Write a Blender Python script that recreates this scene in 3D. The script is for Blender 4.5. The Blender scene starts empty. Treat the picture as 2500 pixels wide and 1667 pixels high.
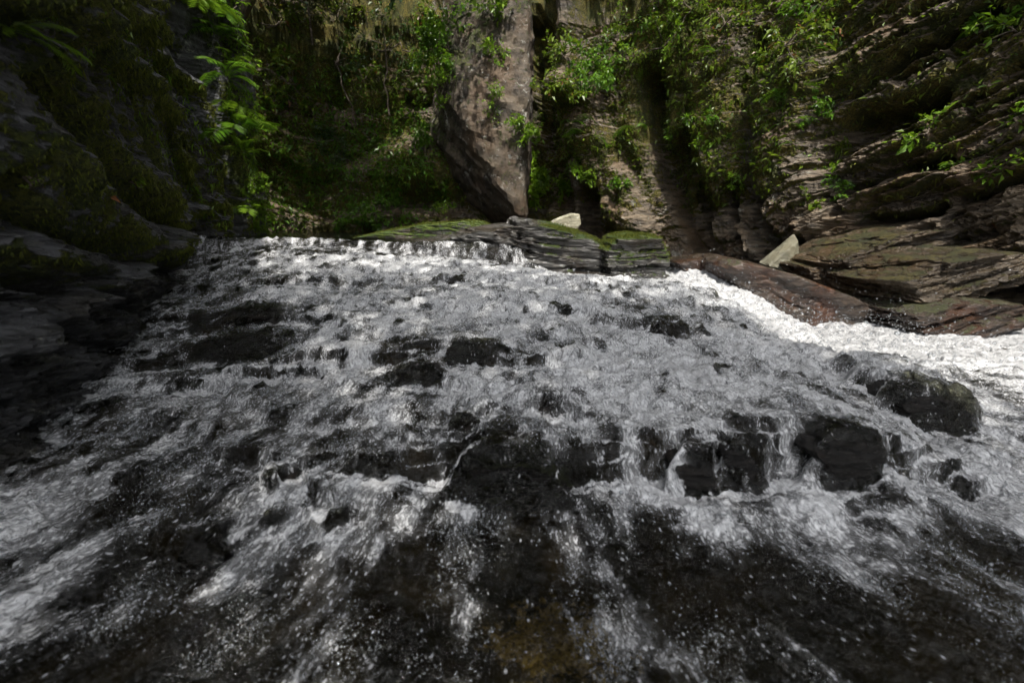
import bpy, bmesh, math, random, time
from concurrent.futures import ThreadPoolExecutor
import numpy as np
from mathutils import Vector, Matrix, Euler

# ------------------------------------------------------------------ camera, sky, sun, exposure
scene = bpy.context.scene
CAMZ = 0.90                     # camera height above the near pool (z = 0)
PITCH = math.radians(15.0)
FPX = 1042.0                    # focal length in photograph pixels (2500 wide)
cam_data = bpy.data.cameras.new('camera')
cam_data.lens = FPX / 2500 * 36
cam_data.sensor_width = 36
cam_data.clip_start = 0.02
cam_data.clip_end = 300
cam_data.dof.use_dof = True
cam_data.dof.focus_distance = 2.7
cam_data.dof.aperture_fstop = 2.0
cam = bpy.data.objects.new('camera', cam_data)
scene.collection.objects.link(cam)
cam.location = (0, 0, CAMZ)
cam.rotation_euler = (math.pi / 2 - PITCH, 0, 0)
scene.camera = cam

SUN_DIR = Vector((0.11, -0.44, 0.88)).normalized()      # from the scene towards the sun
world = bpy.data.worlds.new('World')
scene.world = world
world.use_nodes = True
wn = world.node_tree
wn.nodes.clear()
w_out = wn.nodes.new('ShaderNodeOutputWorld')
w_bg = wn.nodes.new('ShaderNodeBackground')
w_sky = wn.nodes.new('ShaderNodeTexSky')
w_sky.sky_type = 'NISHITA'
w_sky.sun_disc = False
w_sky.sun_elevation = math.asin(SUN_DIR.z)
w_sky.sun_rotation = math.atan2(SUN_DIR.x, SUN_DIR.y)
w_sky.altitude = 300
w_sky.air_density = 1.0
w_sky.dust_density = 4.0
w_sky.ozone_density = 0.6
w_hsv = wn.nodes.new('ShaderNodeHueSaturation')           # desaturated as a white balance: the sky is paler than clear blue
w_hsv.inputs['Saturation'].default_value = 0.30
wn.links.new(w_sky.outputs[0], w_hsv.inputs['Color'])
wn.links.new(w_hsv.outputs[0], w_bg.inputs['Color'])
w_bg.inputs['Strength'].default_value = 0.15
wn.links.new(w_bg.outputs[0], w_out.inputs['Surface'])

sun_data = bpy.data.lights.new('sun', 'SUN')
sun_data.energy = 3.6
sun_data.angle = math.radians(0.53)
sun_data.color = (1.0, 0.95, 0.87)
sun = bpy.data.objects.new('sun', sun_data)
scene.collection.objects.link(sun)
sun.location = SUN_DIR * 30
sun.rotation_euler = SUN_DIR.to_track_quat('Z', 'Y').to_euler()

scene.view_settings.view_transform = 'Standard'
scene.view_settings.look = 'None'
scene.view_settings.exposure = 1.0
scene.view_settings.gamma = 1.0
scene.view_settings.use_curve_mapping = False
scene.render.engine = 'CYCLES'
scene.cycles.use_denoising = True
scene.cycles.use_adaptive_sampling = True
scene.cycles.adaptive_threshold = 0.035
scene.cycles.max_bounces = 8
scene.cycles.diffuse_bounces = 2
scene.cycles.glossy_bounces = 2
scene.cycles.transmission_bounces = 4
scene.cycles.transparent_max_bounces = 8
scene.cycles.sample_clamp_indirect = 4.0
scene.cycles.caustics_reflective = False
scene.cycles.caustics_refractive = False

# ------------------------------------------------------------------ numeric helpers
COL = scene.collection
ST, CT = math.sin(PITCH), math.cos(PITCH)
rng = np.random.default_rng(7)
random.seed(7)


def ray(px, py):
    xc = (px - 1250) / FPX
    yc = (833.5 - py) / FPX
    return np.array([xc, CT + ST * yc, -ST + CT * yc])


def at(px, py, Y):
    d = ray(px, py)
    return np.array([0, 0, CAMZ]) + d * (Y / d[1])


_prm = np.random.default_rng(11).permutation(256).astype(np.int32)
_prm = np.concatenate([_prm, _prm, _prm])
_g = np.random.default_rng(12).normal(size=(256, 3))
_g /= np.linalg.norm(_g, axis=1)[:, None]
_g = _g.astype(np.float32)
_gx, _gy, _gz = (np.ascontiguousarray(np.tile(_g[:, k], 2)) for k in range(3))
_pool = ThreadPoolExecutor(4)


def _perlin_chunk(q):
    i = np.floor(q).astype(np.int32)
    f = q - i
    u = f * f * f * (f * (f * 6 - 15) + 10)
    i &= 255
    fx, fy, fz = f[:, 0], f[:, 1], f[:, 2]
    ux, uy, uz = u[:, 0], u[:, 1], u[:, 2]
    a0 = _prm[i[:, 0]]; a1 = _prm[i[:, 0] + 1]
    iy, iz = i[:, 1], i[:, 2]

    def g(h, x, y, z):
        return _gx[h] * x + _gy[h] * y + _gz[h] * z
    b00 = _prm[a0 + iy] + iz; b01 = _prm[a0 + iy + 1] + iz
    b10 = _prm[a1 + iy] + iz; b11 = _prm[a1 + iy + 1] + iz
    out = []
    for dz in (0, 1):
        z = fz - dz
        n00 = g(_prm[b00 + dz], fx, fy, z); n10 = g(_prm[b10 + dz], fx - 1, fy, z)
        n01 = g(_prm[b01 + dz], fx, fy - 1, z); n11 = g(_prm[b11 + dz], fx - 1, fy - 1, z)
        x0 = n00 + ux * (n10 - n00); x1 = n01 + ux * (n11 - n01)
        out.append(x0 + uy * (x1 - x0))
    return (out[0] + uz * (out[1] - out[0])) * np.float32(1.6)


def perlin(p, scale=1.0, seed=0):
    """gradient noise, about -1..1; p is (N,3), scale one number or three"""
    q = np.asarray(p, dtype=np.float32) * np.asarray(scale, dtype=np.float32) + np.float32(seed * 17.31 + 100.5)
    if len(q) < 40000:
        return _perlin_chunk(q)
    return np.concatenate(list(_pool.map(_perlin_chunk, [q[k:k + 16384] for k in range(0, len(q), 16384)])))


def fbm(p, scale, octaves=4, gain=0.5, seed=0, ridged=False):
    out = np.zeros(len(p), np.float32)
    a, s, n = 1.0, np.asarray(scale, dtype=np.float32), 0.0
    for k in range(octaves):
        v = perlin(p, s, seed + k * 3.7)
        if ridged:
            v = 1 - 2 * np.abs(v)
        out += a * v
        n += a
        a *= gain
        s = s * 2.03
    return out / n


def hash1(*ints):
    h = np.zeros_like(np.asarray(ints[0], dtype=np.int64))
    for k, v in enumerate(ints):
        h = _prm[(h + (np.asarray(v, dtype=np.int64) & 255) + k * 13) & 255]
        h = _prm[(h + 71 + k) & 255]
    return h.astype(np.float32) / 255.0


def sstep(a, b, x):
    t = np.clip((x - a) / (b - a), 0, 1)
    return t * t * (3 - 2 * t)


def seg_dist(pts, poly):
    """distance of 2-D points to a polyline"""
    best = np.full(len(pts), 1e9, np.float32)
    for a, b in zip(poly[:-1], poly[1:]):
        a = np.asarray(a, dtype=np.float32)
        d = np.asarray(b, dtype=np.float32) - a
        t = np.clip(((pts - a) @ d) / max(float(d @ d), 1e-9), 0, 1)
        best = np.minimum(best, np.linalg.norm(pts - a - t[:, None] * d, axis=1))
    return best


def strata(p, normal, along, seed=0, sizes=((0.34, 1.3, 0.16), (0.12, 0.7, 0.06), (0.04, 0.35, 0.018)), warp=0.10):
    """stepped rock layers: every layer breaks into blocks that stand out by different amounts"""
    n = np.asarray(normal, dtype=np.float32); n = n / np.linalg.norm(n)
    a = np.asarray(along, dtype=np.float32); a = a / np.linalg.norm(a)
    w = fbm(p, 0.9, 3, 0.5, seed + 5) * warp * 2 + fbm(p, 5.0, 2, 0.5, seed + 6) * warp * 0.25
    s = p @ n + w
    q = p @ a + fbm(p, 1.6, 2, 0.5, seed + 9) * 0.25
    out = np.zeros(len(p), np.float32)
    for k, (t, ln, amp) in enumerate(sizes):
        sk = s / t + 0.35 * perlin(p, 0.35 / t, seed + 20 + k)
        i = np.floor(sk).astype(np.int64)
        f = sk - i
        j0 = np.floor(q / ln + hash1(i, 31 + k) * 7).astype(np.int64)
        j1 = np.floor(q / ln + hash1(i + 1, 31 + k) * 7).astype(np.int64)
        h0, h1 = hash1(i, j0, k + seed), hash1(i + 1, j1, k + seed)
        e = sstep(0.86, 1.0, f)
        out += amp * (h0 * (1 - e) + h1 * e - 0.5 - 0.18 * np.exp(-((np.minimum(f, 1 - f)) / 0.08) ** 2))
    return out


def set_attr(me, name, vals):
    at_ = me.attributes.new(name, 'FLOAT', 'POINT')
    at_.data.foreach_set('value', np.asarray(vals, dtype=np.float32).ravel())


def new_obj(name, me, parent=None, mat=None, **props):
    o = bpy.data.objects.new(name, me)
    COL.objects.link(o)
    if parent is not None:
        o.parent = parent
    if mat is not None and me is not None:
        me.materials.clear()
        me.materials.append(mat)
    for k, v in props.items():
        o[k] = v
    return o


def mesh_np(name, verts, faces, smooth=True):
    """faces: (M,3) or (M,4) int array"""
    me = bpy.data.meshes.new(name)
    verts = np.asarray(verts, dtype=np.float32)
    faces = np.asarray(faces, dtype=np.int32)
    k = faces.shape[1]
    me.vertices.add(len(verts)); me.vertices.foreach_set('co', verts.ravel())
    me.loops.add(faces.size); me.loops.foreach_set('vertex_index', faces.ravel())
    me.polygons.add(len(faces))
    me.polygons.foreach_set('loop_start', np.arange(0, faces.size, k, dtype=np.int32))
    me.polygons.foreach_set('loop_total', np.full(len(faces), k, dtype=np.int32))
    me.update(calc_edges=True)
    me.polygons.foreach_set('use_smooth', np.full(len(faces), smooth))
    return me


def grid_faces(nr, nc, flip=False):
    r, c = np.meshgrid(np.arange(nr - 1), np.arange(nc - 1), indexing='ij')
    a = (r * nc + c).ravel()
    f = np.stack([a, a + 1, a + nc + 1, a + nc], axis=1)
    return f[:, ::-1] if flip else f


def grid_normals(P, nr, nc, flip=False):
    G = P.reshape(nr, nc, 3)
    n = np.cross(np.gradient(G, axis=1), np.gradient(G, axis=0)).reshape(-1, 3)
    n /= np.linalg.norm(n, axis=1)[:, None] + 1e-12
    return -n if flip else n


# ------------------------------------------------------------------ materials
def node_mat(name):
    m = bpy.data.materials.new(name)
    m.use_nodes = True
    t = m.node_tree
    t.nodes.clear()
    out = t.nodes.new('ShaderNodeOutputMaterial')

    def N(kind, inputs=None, **attrs):
        nd = t.nodes.new('ShaderNode' + kind)
        for k, v in attrs.items():
            setattr(nd, k, v)
        for k, v in (inputs or {}).items():
            if isinstance(v, bpy.types.NodeSocket):
                t.links.new(v, nd.inputs[k])
            else:
                nd.inputs[k].default_value = v
        return nd

    def math_(op, a, b=0.5, c=None, clamp=False):
        nd = N('Math', operation=op, use_clamp=clamp)
        for i, v in enumerate((a, b, c)):
            if v is None:
                continue
            if isinstance(v, bpy.types.NodeSocket):
                t.links.new(v, nd.inputs[i])
            else:
                nd.inputs[i].default_value = v
        return nd.outputs[0]

    def mix(fac, a, b):
        nd = N('Mix', data_type='RGBA')
        for i, v in ((0, fac), (6, a), (7, b)):
            if isinstance(v, bpy.types.NodeSocket):
                t.links.new(v, nd.inputs[i])
            else:
                nd.inputs[i].default_value = v if i == 0 else (*v, 1)
        return nd.outputs[2]

    def rng_(v, a, b, c=0.0, d=1.0, smooth=True):
        nd = N('MapRange', {'Value': v, 'From Min': a, 'From Max': b, 'To Min': c, 'To Max': d})
        nd.interpolation_type = 'SMOOTHSTEP' if smooth else 'LINEAR'
        return nd.outputs[0]

    def attr(nm):
        return N('Attribute', attribute_name=nm).outputs['Fac']

    def noise(vec, scale, detail=4, rough=0.55, dist=0.0):
        return N('TexNoise', {'Vector': vec, 'Scale': scale, 'Detail': detail, 'Roughness': rough, 'Distortion': dist}).outputs['Fac']

    def surf(sock):
        t.links.new(sock, out.inputs['Surface'])
    return m, t, N, math_, mix, rng_, attr, noise, surf


def rock_material(name, dark, light, warm, moss_a, moss_b, lichen=(0.5, 0.5, 0.42), rough=(0.35, 0.7), band=(0, 0, 0),
                  bump=0.6, fine=1.0, froth=0.0, spec=0.5, stretch=9.0):
    m, t, N, M, mix, R, A, noise, surf = node_mat(name)
    pos = N('NewGeometry').outputs['Position']
    mp = N('Mapping', {'Vector': pos, 'Rotation': band, 'Scale': (1.3, 1.3, stretch)}).outputs[0]
    b1 = noise(mp, 2.2 * fine, 6, 0.65, 0.3)
    b2 = noise(mp, 7.0 * fine, 5, 0.7)
    n1 = noise(pos, 1.7 * fine, 5, 0.6)
    n2 = noise(pos, 14.0 * fine, 6, 0.7)
    n3 = noise(pos, 55.0 * fine, 4, 0.7)
    c = mix(R(b1, 0.35, 0.68), dark, light)
    c = mix(R(n1, 0.46, 0.66, 0, 0.75), c, warm)
    c = mix(R(b2, 0.42, 0.30, 0, 0.75), c, tuple(x * 0.35 for x in dark))
    c = mix(R(n3, 0.62, 0.78, 0, 0.35), c, light)
    li = M('MULTIPLY', R(noise(pos, 6.0 * fine, 6, 0.75), 0.56, 0.64), A('lichen'))
    c = mix(li, c, lichen)
    ms = M('ADD', A('moss'), M('MULTIPLY', M('SUBTRACT', n2, 0.5), 1.3))
    ms = R(ms, 0.42, 0.62)
    mc = mix(R(noise(pos, 5.0 * fine, 4), 0.35, 0.65), moss_a, moss_b)
    mc = mix(R(n3, 0.35, 0.6), tuple(x * 0.4 for x in moss_a), mc)
    c = mix(ms, c, mc)
    wet = A('wet')
    c = mix(M('MULTIPLY', wet, 0.5), c, tuple(x * 0.25 for x in dark))
    rg = R(b2, 0.3, 0.7, rough[0], rough[1])
    rg = M('SUBTRACT', rg, M('MULTIPLY', wet, 0.32), clamp=True)
    rg = M('MAXIMUM', rg, M('MULTIPLY', ms, 0.9))
    h = M('ADD', M('MULTIPLY', b2, 0.5), M('ADD', M('MULTIPLY', n2, 0.6), M('MULTIPLY', n3, 0.25)))
    h = M('ADD', h, M('MULTIPLY', M('MULTIPLY', ms, noise(pos, 120 * fine, 3, 0.8)), 0.9))
    bp = N('Bump', {'Height': h, 'Strength': bump, 'Distance': 0.035 / fine}).outputs[0]
    if froth:
        fp = N('Mapping', {'Vector': pos, 'Scale': (1.0, 1.0, 0.35)}).outputs[0]
        fv = M('ADD', noise(fp, 26, 5, 0.75, 0.3), M('MULTIPLY', M('SUBTRACT', noise(fp, 110, 3, 0.7), 0.5), 0.9))
        ff = R(fv, 0.56, 0.72, 0, froth)
        c = mix(ff, c, (0.62, 0.64, 0.66))
    p = N('BsdfPrincipled', {'Base Color': c, 'Roughness': rg, 'Normal': bp, 'Specular IOR Level': spec})
    surf(p.outputs[0])
    return m


def leaf_material(name, a, b, c3=None, rough=0.38, trans=0.35):
    m, t, N, M, mix, R, A, noise, surf = node_mat(name)
    tint = A('tint')
    col = mix(R(tint, 0.0, 1.0, smooth=False), a, b)
    if c3 is not None:
        col = mix(R(tint, 0.93, 0.97), col, c3)
    p = N('BsdfPrincipled', {'Base Color': col, 'Roughness': rough, 'Specular IOR Level': 0.4})
    tr = N('BsdfTranslucent', {'Color': mix(0.35, col, (0.25, 0.4, 0.02))})
    ms = N('MixShader', {0: trans, 1: p.outputs[0], 2: tr.outputs[0]})
    surf(ms.outputs[0])
    return m


def plain_material(name, a, b, scale=20, rough=0.6, bump=0.3):
    m, t, N, M, mix, R, A, noise, surf = node_mat(name)
    pos = N('NewGeometry').outputs['Position']
    n = noise(pos, scale, 5, 0.65)
    bp = N('Bump', {'Height': n, 'Strength': bump, 'Distance': 0.01}).outputs[0]
    p = N('BsdfPrincipled', {'Base Color': mix(R(n, 0.35, 0.65), a, b), 'Roughness': rough, 'Normal': bp})
    surf(p.outputs[0])
    return m


def water_material(name, tint=(0.56, 0.56, 0.46)):
    m, t, N, M, mix, R, A, noise, surf = node_mat(name)
    fl = N('Attribute', attribute_name='flow').outputs['Vector']
    foam = A('foam')
    n1 = noise(fl, 24, 4, 0.68, 0.4)
    n2 = noise(fl, 155, 3, 0.78, 0.2)
    v_ = N('TexVoronoi', {'Vector': fl, 'Scale': 120.0}, feature='F1')
    rnd = N('SeparateColor', {0: v_.outputs['Color']}).outputs[0]
    vd = v_.outputs['Distance']
    # aerated water: the more air, the whiter; never a hard edge
    a1 = M('ADD', foam, M('MULTIPLY', M('SUBTRACT', n1, 0.5), 1.0))
    body = R(a1, 0.26, 0.95, 0.0, 0.80)
    # froth grains and bubbles, plus sparkle and glints painted as white specks
    a2 = M('ADD', M('MULTIPLY', a1, 0.55), M('MULTIPLY', M('SUBTRACT', n2, 0.5), 1.5))
    grain_sparkle = R(a2, 0.28, 0.58, 0.0, 0.66)
    on = R(M('SUBTRACT', M('ADD', M('MULTIPLY', a1, 0.85), 0.06), rnd), 0.0, 0.10)
    bead_glint = M('MULTIPLY', on, R(vd, 0.38, 0.10, 0, 0.55))
    fm = M('MINIMUM', M('ADD', body, M('MAXIMUM', grain_sparkle, bead_glint)), 0.97)
    # clear water: reflection over what lies below
    h = M('ADD', M('MULTIPLY', n1, 0.55), M('MULTIPLY', n2, 0.30))
    bw = N('Bump', {'Height': h, 'Strength': 1.0, 'Distance': 0.026}).outputs[0]
    fr = N('Fresnel', {'IOR': 1.33, 'Normal': bw}).outputs[0]
    gl = N('BsdfGlossy', {'Color': (1, 1, 1, 1), 'Roughness': 0.10, 'Normal': bw})
    tr = N('BsdfTransparent', {'Color': (*tint, 1)})
    wat = N('MixShader', {0: fr, 1: tr.outputs[0], 2: gl.outputs[0]})
    # froth
    hf = M('ADD', M('MULTIPLY', n2, 0.5), M('SUBTRACT', M('MULTIPLY', n1, 0.5), M('MULTIPLY', vd, 0.22)))
    bf = N('Bump', {'Height': hf, 'Strength': R(foam, 0.85, 1.2, 1.0, 0.35), 'Distance': 0.022}).outputs[0]
    full = R(foam, 0.85, 1.2)                            # solid white water of the chute is smoother
    fc = mix(R(n2, 0.34, 0.70), (0.42, 0.425, 0.435), (0.82, 0.83, 0.84))
    fc = mix(M('MULTIPLY', full, 0.85), fc, mix(R(n1, 0.35, 0.65), (0.24, 0.243, 0.246), (0.40, 0.403, 0.406)))
    fo = N('BsdfPrincipled', {'Base Color': fc, 'Roughness': 0.20, 'Normal': bf, 'Specular IOR Level': 0.45})
    ms = N('MixShader', {0: fm, 1: wat.outputs[0], 2: fo.outputs[0]})
    surf(ms.outputs[0])
    return m


def drop_material(name):
    m, t, N, M, mix, R, A, noise, surf = node_mat(name)
    fr = N('Fresnel', {'IOR': 1.45}).outputs[0]
    gl = N('BsdfGlossy', {'Color': (1, 1, 1, 1), 'Roughness': 0.08})
    tr = N('BsdfTransparent', {'Color': (0.93, 0.95, 0.96, 1)})
    df = N('BsdfDiffuse', {'Color': (0.75, 0.77, 0.8, 1)})
    a = N('MixShader', {0: M('ADD', fr, 0.05, clamp=True), 1: tr.outputs[0], 2: gl.outputs[0]})
    b = N('MixShader', {0: 0.12, 1: a.outputs[0], 2: df.outputs[0]})
    surf(b.outputs[0])
    return m


M_CLIFF_L = rock_material('wet_dark_slate', (0.026, 0.0265, 0.027), (0.150, 0.153, 0.162), (0.055, 0.048, 0.038),
                          (0.075, 0.105, 0.012), (0.170, 0.180, 0.020), rough=(0.42, 0.62), band=(0.9, 0, 0), bump=1.0)
M_CLIFF_B = rock_material('brown_schist', (0.036, 0.026, 0.016), (0.175, 0.134, 0.088), (0.130, 0.080, 0.038),
                          (0.065, 0.075, 0.008), (0.190, 0.150, 0.020), lichen=(0.42, 0.42, 0.36), rough=(0.38, 0.75), band=(0, -0.30, 0), bump=1.0)
M_SLAB = rock_material('pinkish_schist', (0.024, 0.018, 0.012), (0.110, 0.084, 0.056), (0.090, 0.056, 0.030),
                       (0.06, 0.08, 0.015), (0.13, 0.13, 0.03), lichen=(0.38, 0.38, 0.34), rough=(0.6, 0.9), band=(0, 0.5, 0), stretch=2.2, bump=1.0)
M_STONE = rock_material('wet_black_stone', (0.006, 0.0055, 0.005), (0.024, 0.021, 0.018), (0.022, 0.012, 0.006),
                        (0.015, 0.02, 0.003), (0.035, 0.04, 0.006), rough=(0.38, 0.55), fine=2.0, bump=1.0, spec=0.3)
M_MOSSY = rock_material('mossy_slate', (0.025, 0.024, 0.022), (0.110, 0.105, 0.095), (0.06, 0.045, 0.03),
                        (0.035, 0.07, 0.006), (0.085, 0.12, 0.010), rough=(0.2, 0.5), fine=1.6)
M_RUST = rock_material('rusty_wet_schist', (0.020, 0.015, 0.012), (0.095, 0.072, 0.055), (0.085, 0.032, 0.014),
                       (0.05, 0.06, 0.01), (0.09, 0.09, 0.02), rough=(0.15, 0.45), band=(0, 0.45, 0), fine=1.5)
M_PALE = rock_material('pale_lichen_stone', (0.16, 0.15, 0.10), (0.42, 0.40, 0.30), (0.24, 0.21, 0.13),
                       (0.09, 0.10, 0.03), (0.16, 0.16, 0.05), lichen=(0.6, 0.58, 0.46), rough=(0.6, 0.9), fine=2.0)
M_OLIVE = rock_material('olive_stone', (0.075, 0.070, 0.046), (0.21, 0.20, 0.145), (0.13, 0.115, 0.07),
                        (0.07, 0.08, 0.02), (0.12, 0.12, 0.03), lichen=(0.34, 0.33, 0.26), rough=(0.6, 0.9), fine=2.0, stretch=2.0)
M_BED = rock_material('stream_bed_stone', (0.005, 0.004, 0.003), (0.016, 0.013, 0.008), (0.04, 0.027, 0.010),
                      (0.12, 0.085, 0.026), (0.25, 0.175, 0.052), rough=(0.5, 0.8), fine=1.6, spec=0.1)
M_WATER = water_material('stream_water')
M_DROP = drop_material('water_drop')
M_FERN = leaf_material('fern_green', (0.035, 0.11, 0.006), (0.12, 0.24, 0.018))
M_LEAF = leaf_material('shrub_green', (0.04, 0.085, 0.008), (0.19, 0.26, 0.02), (0.20, 0.07, 0.02))
M_DARKLEAF = leaf_material('evergreen', (0.014, 0.040, 0.010), (0.05, 0.10, 0.022), rough=0.28, trans=0.2)
M_LIME = leaf_material('lime_green', (0.07, 0.16, 0.008), (0.20, 0.32, 0.02))
M_MOSS = leaf_material('hanging_moss', (0.035, 0.050, 0.006), (0.13, 0.14, 0.014), rough=0.8, trans=0.3)
M_MOSSDARK = leaf_material('dark_wet_moss', (0.05, 0.07, 0.006), (0.18, 0.20, 0.018), rough=0.7, trans=0.25)
M_TWIG = plain_material('twig_bark', (0.04, 0.03, 0.02), (0.14, 0.11, 0.08), 30, 0.8)
M_DEADLEAF = leaf_material('dead_leaf', (0.18, 0.06, 0.02), (0.30, 0.14, 0.06), rough=0.6, trans=0.2)

# ------------------------------------------------------------------ the stream: height of the water surface
# (photo x, photo y, distance) of points on the water surface, turned into world points
WPTS = [(1250, 1667, .66), (600, 1667, .66), (1900, 1667, .66), (0, 1667, .64), (2500, 1667, .64), (1250, 1450, .86), (700, 1450, .86), (1800, 1450, .86),
        (1250, 1250, 1.10), (1250, 1060, 1.24), (1250, 1000, 1.40), (1050, 925, 1.60), (1150, 835, 1.76), (1150, 760, 2.2), (1200, 700, 2.9),
        (1200, 655, 3.5), (1200, 636, 3.85), (900, 640, 3.5), (900, 610, 3.9), (600, 640, 3.4), (600, 605, 3.85), (900, 700, 2.9), (800, 760, 2.3),
        (850, 840, 1.85), (800, 930, 1.58), (580, 745, 2.45), (580, 800, 2.2), (500, 865, 1.92), (500, 915, 1.78), (450, 1000, 1.52), (300, 1100, 1.28),
        (480, 690, 3.1), (400, 770, 2.4), (340, 880, 1.85), (260, 1070, 1.36), (200, 1250, 1.06), (0, 1240, 1.05), (0, 1400, .89), (700, 1050, 1.32),
        (700, 1180, 1.12), (900, 1120, 1.2), (450, 1250, 1.05), (700, 1300, .99), (1000, 1280, 1.02), (450, 1400, .89),
        (1450, 680, 3.2), (1450, 760, 2.25), (1650, 700, 2.95), (1800, 745, 2.7), (1880, 835, 2.35), (1700, 900, 1.8), (2000, 905, 1.92), (1500, 850, 1.9),
        (1500, 960, 1.5), (1950, 985, 1.38), (1600, 1040, 1.27), (1800, 1040, 1.27), (2000, 1030, 1.28), (2180, 1060, 1.24),
        (1560, 1215, 1.12), (1800, 1205, 1.13), (2000, 1190, 1.14), (2250, 1190, 1.15), (2200, 905, 2.0), (2450, 905, 2.15), (2450, 1000, 1.63), (2300, 1100, 1.40),
        (2450, 1200, 1.20), (2400, 1350, 1.0), (2100, 1300, 1.02), (1700, 1300, 1.02),
        (1740, 727, 3.1), (1690, 694, 3.55), (1820, 787, 2.76), (1400, 690, 3.7), (1550, 704, 3.65), (1350, 672, 3.8), (1700, 672, 3.85), (1820, 760, 3.35), (1950, 850, 2.85), (2100, 862, 2.75), (2400, 832, 3.1), (2500, 875, 2.5), (2150, 842, 3.0), (1660, 655, 4.1)]
WXYZ = np.array([at(*p) for p in WPTS])
WXYZ = np.vstack([WXYZ, [[-3.4, 3.9, 0.62], [-3.2, 2.0, 0.3], [-2.5, 0.5, 0.05], [3, 0.5, 0.02], [5, 2.5, .08], [5, 3.5, .10], [1.2, 4.4, .50], [3.5, 4.5, .12], [0.6, 4.4, .45], [-1, 4.4, .62]]])


def rbf_fit(xy, z, smooth=0.004):
    d = np.linalg.norm(xy[:, None] - xy[None], axis=2)
    n = len(xy)
    A = np.zeros((n + 3, n + 3))
    A[:n, :n] = d - np.eye(n) * smooth * 10
    A[:n, n] = 1; A[:n, n + 1:n + 3] = xy
    A[n, :n] = 1; A[n + 1:n + 3, :n] = xy.T
    return np.linalg.solve(A, np.concatenate([z, np.zeros(3)]))


def rbf_eval(w, xy0, q):
    out = np.empty(len(q), np.float32)
    n = len(xy0)
    for i in range(0, len(q), 60000):
        c = q[i:i + 60000]
        d = np.sqrt(((c[:, None, :] - xy0[None]) ** 2).sum(2))
        out[i:i + 60000] = d @ w[:n] + w[n] + c @ w[n + 1:]
    return out


N_CHUTE = 8                     # the last photo points lie in the chute beyond the edge of the cascade
MXYZ = np.vstack([WXYZ[:len(WPTS) - N_CHUTE], WXYZ[len(WPTS):]])
W_RBF = rbf_fit(MXYZ[:, :2], MXYZ[:, 2])
EDGE = np.array([(1.50, 4.4), (1.48, 3.6), (1.49, 3.1), (1.54, 2.75), (1.57, 2.42), (1.74, 2.2), (2.3, 2.1), (3.2, 2.2), (6.0, 2.4)])


def outline(poly, Yf, Yb, grow=1.0, tilt=0.0):
    """points of a rock: its photographed outline at the front distance and again farther back (slightly smaller)"""
    f = np.array([at(x, y, Yf + tilt * k) for k, (x, y) in enumerate(poly)])
    c = f.mean(0)
    b = c + (f - c) * grow
    b[:, 1] += Yb - Yf
    mid = c + (f - c) * 1.06
    mid[:, 1] += (Yb - Yf) * 0.5
    ff = c + (f - c) * 0.88
    ff[:, 1] = f[:, 1]
    return np.vstack([ff, mid, b])


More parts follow.
